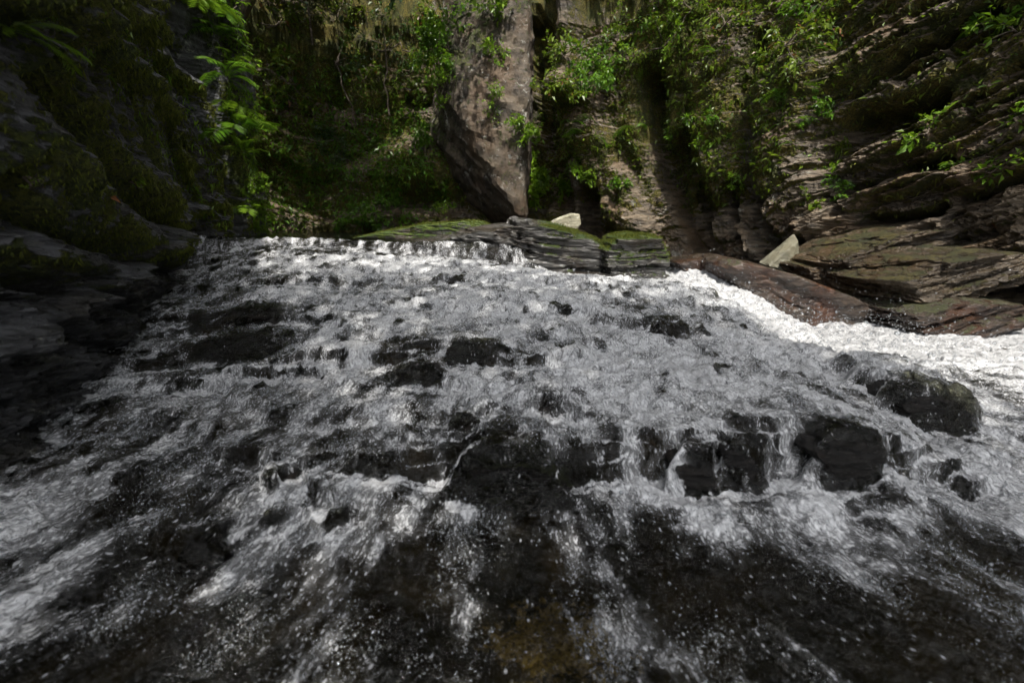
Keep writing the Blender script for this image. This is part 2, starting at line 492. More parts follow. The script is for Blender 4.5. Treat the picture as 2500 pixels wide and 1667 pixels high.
# stones standing in the cascade: outline, front distance, back distance, words
STONES = [
    ([(1075, 1150), (1130, 1098), (1210, 1076), (1310, 1076), (1400, 1102), (1436, 1165), (1400, 1225), (1290, 1250), (1180, 1248), (1110, 1210)], 1.10, 1.36, 'large rounded black rock with dark moss in the middle of the lower fall', .25, 6),
    ([(520, 775), (560, 752), (640, 745), (690, 756), (705, 795), (640, 808), (540, 812)], 2.22, 2.55, 'upper of the two long black ledges beside the left wall', 0, 4),
    ([(440, 850), (520, 828), (620, 806), (700, 800), (745, 845), (740, 868), (600, 905), (470, 925)], 1.90, 2.3, 'lower long brownish black ledge beside the left wall', 0, 4),
    ([(535, 735), (560, 704), (600, 700), (650, 712), (660, 738), (600, 752)], 2.75, 3.0, 'black knob of rock above the upper left ledge', 0, 4),
    ([(955, 975), (975, 890), (1010, 856), (1040, 868), (1062, 910), (1110, 950), (1120, 985), (1030, 1010)], 1.56, 1.85, 'tall dark split rock left of the cascade centre', 0, 4),
    ([(1060, 870), (1080, 838), (1150, 828), (1210, 846), (1238, 885), (1180, 900), (1100, 895)], 1.70, 1.95, 'dark humped rock right beside the split rock', 0, 4),
    ([(1265, 850), (1280, 815), (1310, 812), (1345, 838), (1330, 870), (1280, 868)], 1.85, 2.0, 'small dark peaked stone in the white water at the centre', 0, 4),
    ([(1560, 845), (1585, 790), (1618, 755), (1650, 790), (1685, 850), (1640, 870)], 2.10, 2.4, 'dark pyramid shaped stone under bubbles in the right half', 0, 4),
    ([(1640, 1210), (1645, 1110), (1690, 1078), (1735, 1095), (1775, 1190), (1760, 1225)], 1.13, 1.30, 'upright black rock between two falling curtains', .1, 4),
    ([(1745, 1060), (1790, 1045), (1850, 1080), (1900, 1170), (1880, 1215), (1800, 1170)], 1.16, 1.38, 'bubble covered black rock right of the upright black rock', 0, 4),
    ([(1960, 1070), (2020, 1035), (2120, 1030), (2190, 1060), (2200, 1130), (2150, 1180), (2020, 1160)], 1.15, 1.40, 'wide dark rock with brown streaks in the lower right fall', .1, 4),
    ([(2180, 1000), (2200, 945), (2260, 918), (2350, 925), (2400, 965), (2410, 1030), (2380, 1052), (2230, 1050)], 1.52, 1.85, 'large black rock standing alone above the right hand foam', 0, 4),
    ([(1230, 1005), (1270, 978), (1340, 968), (1400, 985), (1415, 1012), (1330, 1030)], 1.36, 1.52, 'low dark stone above the mossy black rock', 0, 4),
    ([(1108, 1040), (1140, 1018), (1190, 1022), (1195, 1045), (1150, 1055)], 1.27, 1.38, 'flat black stone left of the low dark stone', 0, 4),
    ([(400, 1350), (430, 1315), (500, 1300), (560, 1310), (572, 1345), (520, 1378), (430, 1385)], .925, 1.06, 'oval striped black stone in the lower left water', 0, 4),
    ([(640, 1290), (655, 1262), (690, 1255), (712, 1275), (690, 1305)], 1.0, 1.08, 'small black stone upstream of the oval striped one', 0, 4),
    ([(735, 1215), (755, 1190), (790, 1195), (790, 1240), (755, 1250)], 1.06, 1.15, 'small round black hole of rock in the lower left froth', 0, 4),
    ([(640, 1190), (660, 1165), (700, 1160), (705, 1185), (660, 1215)], 1.10, 1.2, 'small slanting black stone in the froth left of the round one', 0, 4),
    ([(790, 1275), (810, 1258), (850, 1262), (845, 1290), (805, 1295)], 1.01, 1.08, 'smallest black stone below the round one', 0, 4),
    ([(830, 1160), (850, 1128), (890, 1122), (970, 1110), (960, 1140), (880, 1170)], 1.16, 1.28, 'low black stone just left of the large mossy black rock', .1, 4),
    ([(1700, 778), (1718, 755), (1755, 752), (1765, 785), (1735, 800)], 2.55, 2.75, 'small black stone near the edge of the chute', 0, 4),
    ([(1615, 740), (1650, 712), (1700, 706), (1780, 730), (1700, 748)], 2.95, 3.2, 'low wet stone below the thin black slab', 0, 4),
    ([(820, 800), (840, 778), (868, 782), (876, 810), (850, 820)], 2.05, 2.2, 'small jagged black stone in the froth left of centre', 0, 4),
    ([(930, 935), (945, 905), (975, 905), (985, 960), (945, 970)], 1.62, 1.75, 'narrow black stone against the split rock', 0, 4),
    ([(770, 920), (790, 895), (850, 890), (870, 915), (820, 935)], 1.66, 1.8, 'dark wet stone in the froth near the left ledges', 0, 4),
    ([(1395, 712), (1410, 700), (1450, 702), (1460, 716), (1420, 724)], 3.1, 3.25, 'small dark stone in white water below the weir rocks', 0, 4),
    ([(1000, 752), (1015, 738), (1040, 742), (1042, 760), (1015, 766)], 2.45, 2.6, 'upper of two small dark stones in mid cascade', 0, 4),
    ([(1010, 782), (1030, 765), (1060, 770), (1062, 790), (1030, 796)], 2.2, 2.35, 'lower of two small dark stones in mid cascade', 0, 4),
    ([(1490, 800), (1510, 775), (1545, 790), (1550, 815), (1510, 820)], 2.1, 2.25, 'small dark stone left of the pyramid shaped one', 0, 4),
    ([(1440, 860), (1455, 845), (1490, 850), (1490, 880), (1455, 885)], 1.85, 1.95, 'dark stone in the bright froth right of centre', 0, 4),
]
STONES = [([(sum(p[0] for p in poly) / len(poly) * 0.2 + x * 0.8, max(p[1] for p in poly) * 0.26 + y * 0.74) for x, y in poly], yf, yb, lab, mo, sb) for poly, yf, yb, lab, mo, sb in STONES]
DRAPE = []
for poly, yf, yb, lab, mo, sb in STONES:
    q = outline(poly, yf, yb)
    DRAPE.append(((q[:, 0].min() + q[:, 0].max()) / 2, np.ptp(q[:, 0]) / 2, yf, yb, np.sort(q[:, 2])[-4:].mean()))


def lip_y(x):
    return 4.06 - 0.05 * np.clip((x + 3.0) / 3.2, 0, 1) + 0.05 * np.sin(x * 3.1 + 0.6) + 0.03 * np.sin(x * 7.7)


def lip_z(x):
    return CAMZ - 0.098 - 0.075 * np.clip((x + 3.0) / 3.3, 0, 1)


FALLS = [(1.21, .13, .05, 43, -1.1, 1.75), (1.70, .15, .09, 44, -1.5, 1.4), (2.22, .18, .12, 45, -2.4, 1.2), (2.85, .22, .14, 46, -2.6, 1.1)]


def ledge_warp(xy):
    """the bed drops at ledges: squeeze each drop into a short stretch of the way downstream"""
    q = np.array(xy, dtype=np.float32)
    p3 = np.stack([q[:, 0], q[:, 1] * 0.3, np.zeros(len(q))], 1).astype(np.float32)
    for y0, hw, wob, sd, xa, xb in FALLS:
        f = y0 + wob * fbm(p3, (1.8, 1.8, 1), 3, 0.6, sd)
        t = (q[:, 1] - f) / hw
        k = sstep(xa, xa + 0.3, q[:, 0]) * (1 - sstep(xb - 0.3, xb, q[:, 0])) * np.clip(0.75 + 0.6 * perlin(p3, (2.2, 1, 1), sd + 0.5), 0.2, 1)
        tn = np.clip(t / 0.26, -1, 1)
        q[:, 1] = np.where(np.abs(t) < 1, q[:, 1] * (1 - k) + (f + hw * tn) * k, q[:, 1])
    return q


def water_base(xy, z=None, drape=True):
    """undisturbed water level (N,)"""
    x, y = xy[:, 0], xy[:, 1]
    if z is None:
        z = rbf_eval(W_RBF, MXYZ[:, :2], ledge_warp(xy))
    p3 = np.stack([x, y, np.zeros_like(x)], 1).astype(np.float32)
    # beyond the edge of the cascade the chute drops to the side pool
    best = np.full(len(xy), 1e9); side = np.zeros(len(xy))
    for a, b in zip(EDGE[:-1], EDGE[1:]):
        d = b - a
        t = np.clip(((xy - a) @ d) / (d @ d), 0, 1)
        v = xy - a - t[:, None] * d
        dd = np.linalg.norm(v, axis=1)
        cr = d[0] * v[:, 1] - d[1] * v[:, 0]
        m = dd < best
        best[m] = dd[m]; side[m] = np.sign(cr[m])
    sd = best * side
    sd = sd + 0.05 * fbm(p3, (4, 4, 1), 3, 0.5, 42)
    ch = sstep(-0.04, 0.12, sd)
    zc = np.interp(y, [1.8, 2.5, 2.85, 3.3, 3.9, 4.4], [.13, .08, .10, .26, .49, .55])
    zc = 0.08 + (zc - 0.08) * (1 - sstep(0.22, 0.50, x - (1.64 + (3.9 - y) * 0.33)))
    # slate ledges in the bed make the water fall in small steps
    k = 0.055
    s = (z + 0.05 * fbm(p3, (1.3, 1.7, 1), 3, 0.55, 41)) / k + 40
    i = np.floor(s); f = s - i
    ter = (i + sstep(0.30, 0.70, f) - 40) * k - 0.05 * fbm(p3, (1.3, 1.7, 1), 3, 0.55, 41)
    amt = sstep(0.95, 1.25, y) * (1 - sstep(3.5, 3.9, y))
    amt *= 1 - sstep(1.25, 1.6, x) * sstep(2.0, 2.4, y)
    z = z * (1 - 0.7 * amt) + ter * 0.7 * amt
    # rocks push the water up: it rides over their backs and tops and leaves their downstream faces bare
    if drape:
        for cx, rx, ya, yb, zt in DRAPE:
            k = np.where((np.abs(x - cx) < rx * 1.7) & (y > ya - 0.05) & (y < yb + 0.35))[0]
            if not len(k):
                continue
            bx_ = 1 - sstep(0.5, 1.15, np.abs(x[k] - cx + 0.03 * np.sin(y[k] * 40)) / rx)
            by_ = sstep(ya - 0.10 * (yb - ya), ya + 0.16 * (yb - ya), y[k]) * (1 - sstep(yb, yb + 0.30, y[k]))
            z[k] = z[k] + np.clip(zt + 0.010 - z[k], 0, None) * bx_ * by_
    z = z * (1 - ch) + zc * ch
    # the weir at the top
    e = lip_y(x)
    m = (1 - sstep(0.20, 0.36, x))
    up = sstep(-0.10, 0.03, y - e) * m
    zl = lip_z(x) - 0.01 * (y < e)
    z = z * (1 - up) + zl * up
    return z, p3, ch


FOAM = [(1000, 650, .80), (1300, 680, .80), (750, 650, .62), (560, 640, .42), (600, 700, .40), (480, 720, .30), (700, 720, .66), (560, 780, .18), (620, 860, .16), (420, 860, .34), (380, 790, .38),
        (1100, 750, .76), (1400, 760, .74), (850, 780, .66), (1200, 850, .58), (1000, 860, .45), (1000, 930, .45), (850, 870, .66), (700, 890, .62), (1150, 960, .62), (1400, 880, .78), (1600, 850, .80),
        (1700, 920, .95), (1500, 930, .85), (1650, 720, .66), (1620, 790, .36), (1750, 780, .52), (1850, 820, .55), (2000, 900, .72), (2150, 900, .66), (1900, 870, .80),
        (1900, 850, 1.0), (1950, 850, 1.25), (2100, 855, 1.2), (2300, 845, 1.2), (2480, 850, 1.15), (1800, 740, 1.3), (1720, 680, 1.3), (2450, 920, .5),
        (550, 960, .48), (350, 960, .45), (700, 1080, .30), (400, 1120, .36), (280, 1150, .50), (550, 1180, .22), (100, 1270, .62), (40, 1460, .50), (200, 1370, .40), (300, 1250, .22), (350, 1420, .20),
        (650, 1240, .50), (800, 1220, .56), (950, 1250, .42), (850, 1330, .32), (700, 1400, .14), (500, 1520, .06), (900, 1450, .06), (250, 1600, .05), (950, 1080, .50), (850, 1000, .40),
        (1100, 1060, .44), (1250, 1010, .64), (1350, 1060, .50), (1150, 1030, .55), (1400, 1020, .62), (1000, 1000, .50), (1250, 1110, .26), (1100, 1180, .40), (1250, 1320, .06), (1250, 1450, .02), (1250, 1600, -.1), (1500, 1140, .58), (1480, 1040, .66), (1600, 1230, .60),
        (1750, 1260, .80), (2000, 1225, .80), (2200, 1200, .80), (2350, 1120, .80), (2450, 1230, .62), (2450, 1400, .22), (2150, 1320, .35), (1900, 1340, .20), (1600, 1320, .18),
        (1700, 1450, .0), (2000, 1500, .0), (2300, 1550, -.1), (1600, 1000, .62), (1800, 1000, .62), (1900, 1060, .46), (1700, 1100, .40), (1820, 1110, .34), (2050, 1080, .36), (2150, 1040, .42), (1780, 1150, .5),
        (1200, 612, .30), (900, 590, .30), (600, 580, .30), (1000, 612, .42), (800, 606, .5), (650, 600, .42), (2300, 960, .40), (2300, 1010, .3)]
FXY = []
for px, py, f in FOAM:      # where each sample's sight line meets the water level
    d = ray(px, py)
    ts = np.linspace(0.4, 4.6, 600)
    q = np.array([0, 0, CAMZ]) + d[None] * (ts / d[1])[:, None]
    zz, _, _ = water_base(q[:, :2].astype(np.float32))
    k = np.argmax(q[:, 2] < zz)
    FXY.append((q[k, 0], q[k, 1]) if (q[:, 2] < zz).any() else (q[-1, 0], q[-1, 1]))
FXY = np.array(FXY); FV = np.array([f[2] for f in FOAM])


def coarse(fn, X, Y, step):
    """evaluate a smooth field on every step-th row and column and fill in between"""
    nr, nc = X.shape
    ri = np.unique(np.append(np.arange(0, nr, step), nr - 1)); ci = np.unique(np.append(np.arange(0, nc, step), nc - 1))
    v = fn(np.stack([X[np.ix_(ri, ci)].ravel(), Y[np.ix_(ri, ci)].ravel()], 1).astype(np.float32)).reshape(len(ri), len(ci))
    c = np.arange(nc)
    k = np.clip(np.searchsorted(ci, c, 'right') - 1, 0, len(ci) - 2); f = (c - ci[k]) / (ci[k + 1] - ci[k])
    v = v[:, k] * (1 - f) + v[:, k + 1] * f
    r = np.arange(nr)
    k = np.clip(np.searchsorted(ri, r, 'right') - 1, 0, len(ri) - 2); f = ((r - ri[k]) / (ri[k + 1] - ri[k]))[:, None]
    return (v[k] * (1 - f) + v[k + 1] * f).astype(np.float32).ravel()


def foam_base(xy):
    out = np.empty(len(xy), np.float32)
    for i in range(0, len(xy), 60000):
        c = xy[i:i + 60000]
        s = 0.10 + 0.10 * c[:, 1:2]                      # farther away the samples lie farther apart
        d2 = ((c[:, None] - FXY[None]) ** 2).sum(2) / s ** 2
        w = 1 / (d2 + 0.05) ** 1.7
        out[i:i + 60000] = (w @ FV) / w.sum(1)
    return out


def flow_coords(x, y):
    sp = np.log1p(np.exp((1.25 - y) * 5)) / 5
    return np.stack([x / (1 + 1.1 * sp), y * 0.42 + 0.42 * np.log1p(np.exp((y - 1.3) * 6)) / 6, np.zeros_like(x)], 1)


NR, NC = 660, 800
ty = np.linspace(0, 1, NR)
yr = np.where(ty < 0.93, 0.40 * (4.15 / 0.40) ** (ty / 0.93), 4.15 + (ty - 0.93) / 0.07 * 0.35)
sx = np.linspace(-1.55, 1.62, NC)
Yg, Sg = np.meshgrid(yr, sx, indexing='ij')
Xg = Sg * (Yg + 0.18)
Xg = np.maximum(Xg, -3.5)
wxy = np.stack([Xg.ravel(), Yg.ravel()], 1).astype(np.float32)
wz, wp3, chute = water_base(wxy, coarse(lambda q: rbf_eval(W_RBF, MXYZ[:, :2], ledge_warp(q)), Xg, Yg, 2))
fb = coarse(foam_base, Xg, Yg, 5)
fl = flow_coords(wxy[:, 0], wxy[:, 1]).astype(np.float32)
G = wz.reshape(NR, NC)
gy = np.gradient(G, axis=0) / np.gradient(Yg, axis=0)
steep = np.clip(np.abs(gy).ravel(), 0, 3)
# streaks, holes and lumps of froth
fo = fb + 0.07 + 0.50 * fbm(fl, (7, 7, 1), 3, 0.6, 51) + 0.34 * fbm(fl, (22, 22, 1), 3, 0.6, 52)
holes = sstep(0.30, 0.52, fbm(wp3, (6.5, 7.5, 1), 2, 0.5, 53)) * sstep(1.3, 1.7, wxy[:, 1])
fo -= 0.55 * holes * (1 - chute)
face = sstep(0.55, 1.3, steep) * (wxy[:, 1] < 3.8)
fo -= 0.36 * face * (0.6 + 0.8 * perlin(fl, (14, 3, 1), 55))
foot = np.roll(face.reshape(NR, NC), -9, axis=0).ravel() * (1 - face)
fo += 0.34 * foot * sstep(0.1, 0.4, fb)
for cx, rx, ya, yb, zt in DRAPE:             # clear water slides over the rocks
    e = ((wxy[:, 0] - cx) / (rx * 0.85)) ** 2 + ((wxy[:, 1] - ya - 0.10 * (yb - ya)) / (0.42 * (yb - ya))) ** 2
    fo -= 0.30 * np.exp(-e ** 2) * (0.8 + 1.0 * perlin(fl, (18, 9, 1), 56))
fo = fo * (1 - chute) + (fb + 0.12 + 0.15 * fbm(fl, (9, 9, 1), 3, 0.6, 54)) * chute
upper = sstep(0.0, 0.10, wxy[:, 1] - lip_y(wxy[:, 0])) * (wxy[:, 0] < 0.3)
fo = fo * (1 - upper) - 0.4 * upper
# turbulence of the surface
turb = np.clip(0.12 + 0.95 * fb, 0.08, 1.0) * (1 - 0.92 * upper)
q3 = np.stack([wxy[:, 0], wxy[:, 1], wz * 1.5], 1).astype(np.float32)
far = sstep(1.2, 3.0, wxy[:, 1])
dz = 0.034 * fbm(q3, (4.5, 4.5, 4.5), 2, 0.5, 61)
dz += (0.030 + 0.018 * far) * fbm(q3, (13, 12, 12), 2, 0.55, 62, ridged=True)
dz += 0.011 * fbm(q3, (42, 40, 40), 2, 0.6, 63, ridged=True)
dz += 0.0032 * perlin(q3, (120, 110, 110), 64)
rip = 0.018 * fbm(fl, (24, 24, 1), 3, 0.62, 65) * (1 - sstep(1.0, 1.5, wxy[:, 1]))
dz = dz * turb + rip * (1 - turb * 0.6)
dz = dz * (1 - 0.55 * chute)
dz += 0.06 * chute * fbm(q3, (5, 4, 5), 4, 0.55, 66) * sstep(0.4, 1.0, fb)
lipband = np.exp(-((wxy[:, 1] - lip_y(wxy[:, 0]) + 0.01) / 0.05) ** 2) * (wxy[:, 0] < 0.3)
dz += lipband * (0.016 * fbm(q3, (9, 3, 1), 3, 0.6, 67, ridged=True) + 0.008 * fbm(q3, (45, 8, 1), 2, 0.6, 68))
W = np.stack([wxy[:, 0], wxy[:, 1], wz + dz], 1).astype(np.float32)
# sideways push makes the lumps less like a height map
W[:, 1] -= (0.020 * turb * perlin(q3, 16.0, 71) + 0.012 * turb * perlin(q3, 50.0, 72))
W[:, 0] += (0.020 * turb * perlin(q3, 15.0, 73) + 0.010 * turb * perlin(q3, 48.0, 74))
me = mesh_np('cascade_water', W, grid_faces(NR, NC))
set_attr(me, 'foam', np.clip(fo, -0.5, 1.4))
av = me.attributes.new('flow', 'FLOAT_VECTOR', 'POINT')
fl3 = fl.copy(); fl3[:, 2] = (W[:, 2] * 0.22)
av.data.foreach_set('vector', fl3.ravel())
new_obj('cascade_water', me, mat=M_WATER, kind='structure')
W_FB, W_FO = fb, fo

# the quiet pool above the weir
nx, ny = 120, 60
px_, py_ = np.meshgrid(np.linspace(-5, 1.0, nx), np.linspace(4.49, 10.5, ny))
pp = np.stack([px_.ravel(), py_.ravel(), lip_z(px_.ravel())], 1).astype(np.float32)
pp[:, 2] += 0.004 * fbm(pp, (5, 5, 1), 3, 0.5, 75)
me = mesh_np('pool_water', pp, grid_faces(ny, nx))
set_attr(me, 'foam', np.full(len(pp), -0.5))
av = me.attributes.new('flow', 'FLOAT_VECTOR', 'POINT')
av.data.foreach_set('vector', (pp * np.array([0.25, 0.25, 1])).astype(np.float32).ravel())
new_obj('pool_water', me, mat=M_WATER, kind='structure')

# the bed under the water
bx, by = np.meshgrid(np.linspace(-5.5, 6.5, 330), np.concatenate([np.linspace(-3, 0.3, 20), np.linspace(0.33, 4.6, 220), np.linspace(4.65, 11, 30)]))
bxy = np.stack([bx.ravel(), by.ravel()], 1).astype(np.float32)
bz, bp3, _ = water_base(np.stack([bxy[:, 0], np.clip(bxy[:, 1], 0.5, 4.6)], 1), drape=False)
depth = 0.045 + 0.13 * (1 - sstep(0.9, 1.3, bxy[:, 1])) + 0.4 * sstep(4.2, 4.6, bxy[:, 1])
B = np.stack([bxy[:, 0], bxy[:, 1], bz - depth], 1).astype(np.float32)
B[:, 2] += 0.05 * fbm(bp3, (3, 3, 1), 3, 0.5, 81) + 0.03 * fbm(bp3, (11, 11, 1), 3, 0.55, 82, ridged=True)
me = mesh_np('stream_bed', B, grid_faces(by.shape[0], 330))
amber = 1.0 * np.exp(-(((B[:, 0] - 0.11) / 0.24) ** 2 + ((B[:, 1] - 0.86) / 0.15) ** 2)) + 0.8 * np.exp(-(((B[:, 0] - 0.42) / 0.18) ** 2 + ((B[:, 1] - 0.70) / 0.09) ** 2))
set_attr(me, 'moss', np.clip(0.75 * amber, 0, 0.8)); set_attr(me, 'wet', np.full(len(B), 0.1)); set_attr(me, 'lichen', np.zeros(len(B)))
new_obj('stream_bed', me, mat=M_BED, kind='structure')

# ------------------------------------------------------------------ the gorge walls
def smooth_curve(pts, step=0.1):
    pts = np.array(pts, dtype=float)
    out = []
    n = len(pts)
    for i in range(n - 1):
        p0, p1, p2, p3 = pts[max(i - 1, 0)], pts[i], pts[i + 1], pts[min(i + 2, n - 1)]
        for t in np.linspace(0, 1, 12, endpoint=False):
            out.append(0.5 * ((2 * p1) + (-p0 + p2) * t + (2 * p0 - 5 * p1 + 4 * p2 - p3) * t * t + (-p0 + 3 * p1 - 3 * p2 + p3) * t ** 3))
    out.append(pts[-1])
    out = np.array(out)
    s = np.concatenate([[0], np.cumsum(np.linalg.norm(np.diff(out, axis=0), axis=1))])
    u = np.arange(0, s[-1], step)
    return u, np.stack([np.interp(u, s, out[:, 0]), np.interp(u, s, out[:, 1])], 1)


class Wall:
    """a plan curve raised into a rock face; pix() finds the wall point seen at a photograph pixel"""
    def __init__(self, plan):
        self.u, self.xy = smooth_curve(plan, 0.05)
        t = np.gradient(self.xy, axis=0)
        t /= np.linalg.norm(t, axis=1)[:, None]
        self.n = np.stack([t[:, 1], -t[:, 0]], 1)       # towards the stream

    def pix(self, px, py):
        d = ray(px, py)
        c = self.xy[:, 0] * d[1] - self.xy[:, 1] * d[0]
        best = None
        for k in np.where(c[:-1] * c[1:] <= 0)[0]:
            f = c[k] / (c[k] - c[k + 1] + 1e-12)
            p = self.xy[k] * (1 - f) + self.xy[k + 1] * f
            t = p[1] / d[1]
            if t > 0 and (best is None or t < best[2]):
                best = (self.u[k] + 0.05 * f, CAMZ + d[2] * t, t)
        return np.array(best[:2]) if best else np.array([0.0, 0.0])

    def line(self, pts):
        return [self.pix(*p) for p in pts]

    def base(self, u, z):
        x = np.interp(u, self.u, self.xy[:, 0]); y = np.interp(u, self.u, self.xy[:, 1])
        nx_ = np.interp(u, self.u, self.n[:, 0]); ny_ = np.interp(u, self.u, self.n[:, 1])
        return np.stack([x, y, z], 1), np.stack([nx_, ny_, np.zeros_like(nx_)], 1)


def build_wall(name, wall, zs, us, disp, mat, moss_fn, **props):
    U, Z = np.meshgrid(us, zs)
    u, z = U.ravel(), Z.ravel()
    P, Nn = wall.base(u, z)
    d, up = disp(u, z, P.astype(np.float32))
    V = P + Nn * d[:, None]
    V[:, 2] += up
    nr, nc = U.shape
    nrm = grid_normals(V, nr, nc, flip=True)
    me = mesh_np(name, V, grid_faces(nr, nc, flip=True), smooth=False)
    moss, wet, lich = moss_fn(u, z, V.astype(np.float32), nrm, d)
    set_attr(me, 'moss', moss); set_attr(me, 'wet', wet); set_attr(me, 'lichen', lich)
    o = new_obj(name, me, mat=mat, **props)
    return o, V.astype(np.float32), nrm, moss


# left wall: dark slate whose layers plunge away from the camera
LW = Wall([(-1.45, -2.5), (-1.5, -1.0), (-1.55, 0.2), (-1.52, 1.1), (-1.62, 1.5), (-1.80, 1.95), (-2.12, 2.6), (-2.45, 3.1), (-2.85, 3.6), (-3.08, 4.05), (-3.16, 4.7), (-3.12, 5.35), (-3.45, 5.9), (-4.6, 6.3), (-6, 6.6)])
LW.n *= -1
LW.n = -LW.n
L_RIDGES = [([(180, -20), (312, 89), (446, 214), (513, 384), (545, 540)], .07, .16), ([(60, -10), (192, 89), (357, 286), (455, 437), (544, 560)], .07, .15),
            ([(0, 110), (130, 230), (280, 400), (420, 540)], .08, .12), ([(440, -20), (500, 120), (520, 260), (560, 400), (600, 540)], .05, .14),
            ([(0, 330), (140, 430), (300, 560), (430, 640)], .08, .10), ([(0, 570), (150, 620), (300, 680), (440, 720)], .06, .08), ([(540, -20), (590, 120), (600, 300), (625, 480)], .05, .16)]
L_GROOVES = [([(150, -10), (270, 120), (370, 250), (470, 420), (530, 560)], .05, .20), ([(350, -20), (440, 130), (480, 240), (530, 380), (570, 540)], .08, .30),
             ([(0, 180), (120, 300), (250, 420), (330, 500), (400, 560)], .04, .15), ([(0, 440), (60, 520), (200, 590), (350, 640), (440, 680)], .03, .12),
             ([(0, 640), (120, 690), (300, 740), (400, 770)], .025, .10), ([(0, 780), (200, 810), (350, 850)], .03, .10), ([(20, 470), (40, 560)], .05, .12), ([(505, 0), (545, 150), (555, 300), (590, 460)], .035, .25)]
L_RIDGES = [(LW.line(a), b, c) for a, b, c in L_RIDGES]
L_GROOVES = [(LW.line(a), b, c) for a, b, c in L_GROOVES]


def dip_of(a, b):
    """layer normal and run of a bed that is seen as the photo line a-b on the left wall"""
    (u0, z0), (u1, z1) = LW.pix(*a), LW.pix(*b)
    p, _ = LW.base(np.array([u0, u1]), np.array([z0, z1]))
    al = p[1] - p[0]; al /= np.linalg.norm(al)
    n = np.array([0, 0, 1.0]) - al * al[2]; n /= np.linalg.norm(n)
    return n, al


DIP_UP = dip_of((330, 60), (520, 440))
DIP_LOW = dip_of((0, 620), (430, 730))


def disp_left(u, z, P):
    uz = np.stack([u, z], 1).astype(np.float32)
    uzw = uz + 0.05 * np.stack([fbm(P, 3.0, 3, 0.5, 91), fbm(P, 3.0, 3, 0.5, 92)], 1)
    d = 0.10 * fbm(P, 0.8, 3, 0.5, 93)
    low = 1 - sstep(-0.12, 0.12, (P - LW.base(np.array([LW.pix(150, 560)[0]]), np.array([LW.pix(150, 560)[1]]))[0]) @ DIP_LOW[0].astype(np.float32))
    d += (1 - low) * strata(P, *DIP_UP, 94, ((0.16, 1.6, 0.10), (0.055, 0.9, 0.055), (0.02, 0.5, 0.022)), 0.05)
    d += low * (strata(P, *DIP_LOW, 95, ((0.075, 1.3, 0.055), (0.030, 0.8, 0.034), (0.012, 0.5, 0.014)), 0.02) - 0.06)
    sl_ = (P @ DIP_LOW[0].astype(np.float32)) / 0.062 + 0.5 * fbm(P, 2.0, 3, 0.5, 89)
    fr_ = sl_ - np.floor(sl_)
    d -= low * 0.034 * np.exp(-((fr_ - 0.5) / 0.13) ** 2) * np.clip(0.7 + 0.8 * perlin(P, 3.0, 88), 0, 1.3)      # open joints between the beds
    rid = np.zeros_like(d)
    for poly, w, h in L_RIDGES:
        g = np.exp(-(seg_dist(uzw, poly) / w) ** 2)
        rid = np.maximum(rid, g * h)
    d += rid * (0.8 + 0.4 * perlin(P, 5.0, 96))
    for poly, w, h in L_GROOVES:
        d -= h * np.exp(-(seg_dist(uzw, poly) / w) ** 2)
    d += 0.02 * fbm(P, 6.0, 4, 0.55, 97) + 0.022 * fbm(P, 22.0, 3, 0.6, 98, ridged=True) + 0.03 * fbm(P, 8.0, 3, 0.6, 90, ridged=True)
    d += 0.05 * np.clip(z - 1.0, 0, 2)                      # leans out over the stream
    disp_left.rid = rid
    return d, 0.03 * fbm(P, 4.0, 3, 0.5, 99)


def moss_left(u, z, V, nrm, d):
    m = 0.22 + 0.55 * nrm[:, 2] + 2.6 * disp_left.rid + 0.45 * fbm(V, 1.4, 3, 0.5, 101)
    m *= sstep(0.42, 0.85, z + 0.1 * fbm(V, 2.0, 2, 0.5, 102))
    m += 0.5 * np.exp(-((z - 0.62) / 0.05) ** 2) * (u < 3.6) * 0
    wet = np.clip(1.1 - 0.7 * z, 0.25, 1)
    return np.clip(m, 0, 0.95), wet, np.clip(0.3 + 0.6 * fbm(V, 1.2, 2, 0.5, 103), 0, 0.5)


ul = LW.u[-1]
us_l = np.concatenate([np.linspace(0, 3.0, 40, endpoint=False), np.linspace(3.0, ul - 1.7, 360, endpoint=False), np.linspace(ul - 1.7, ul, 30)])
zs_l = np.concatenate([np.linspace(-0.25, 2.3, 290, endpoint=False), np.linspace(2.3, 3.7, 30)])
cliff_l, LV, LN, LM = build_wall('cliff_left', LW, zs_l, us_l, disp_left, M_CLIFF_L, moss_left, kind='structure')

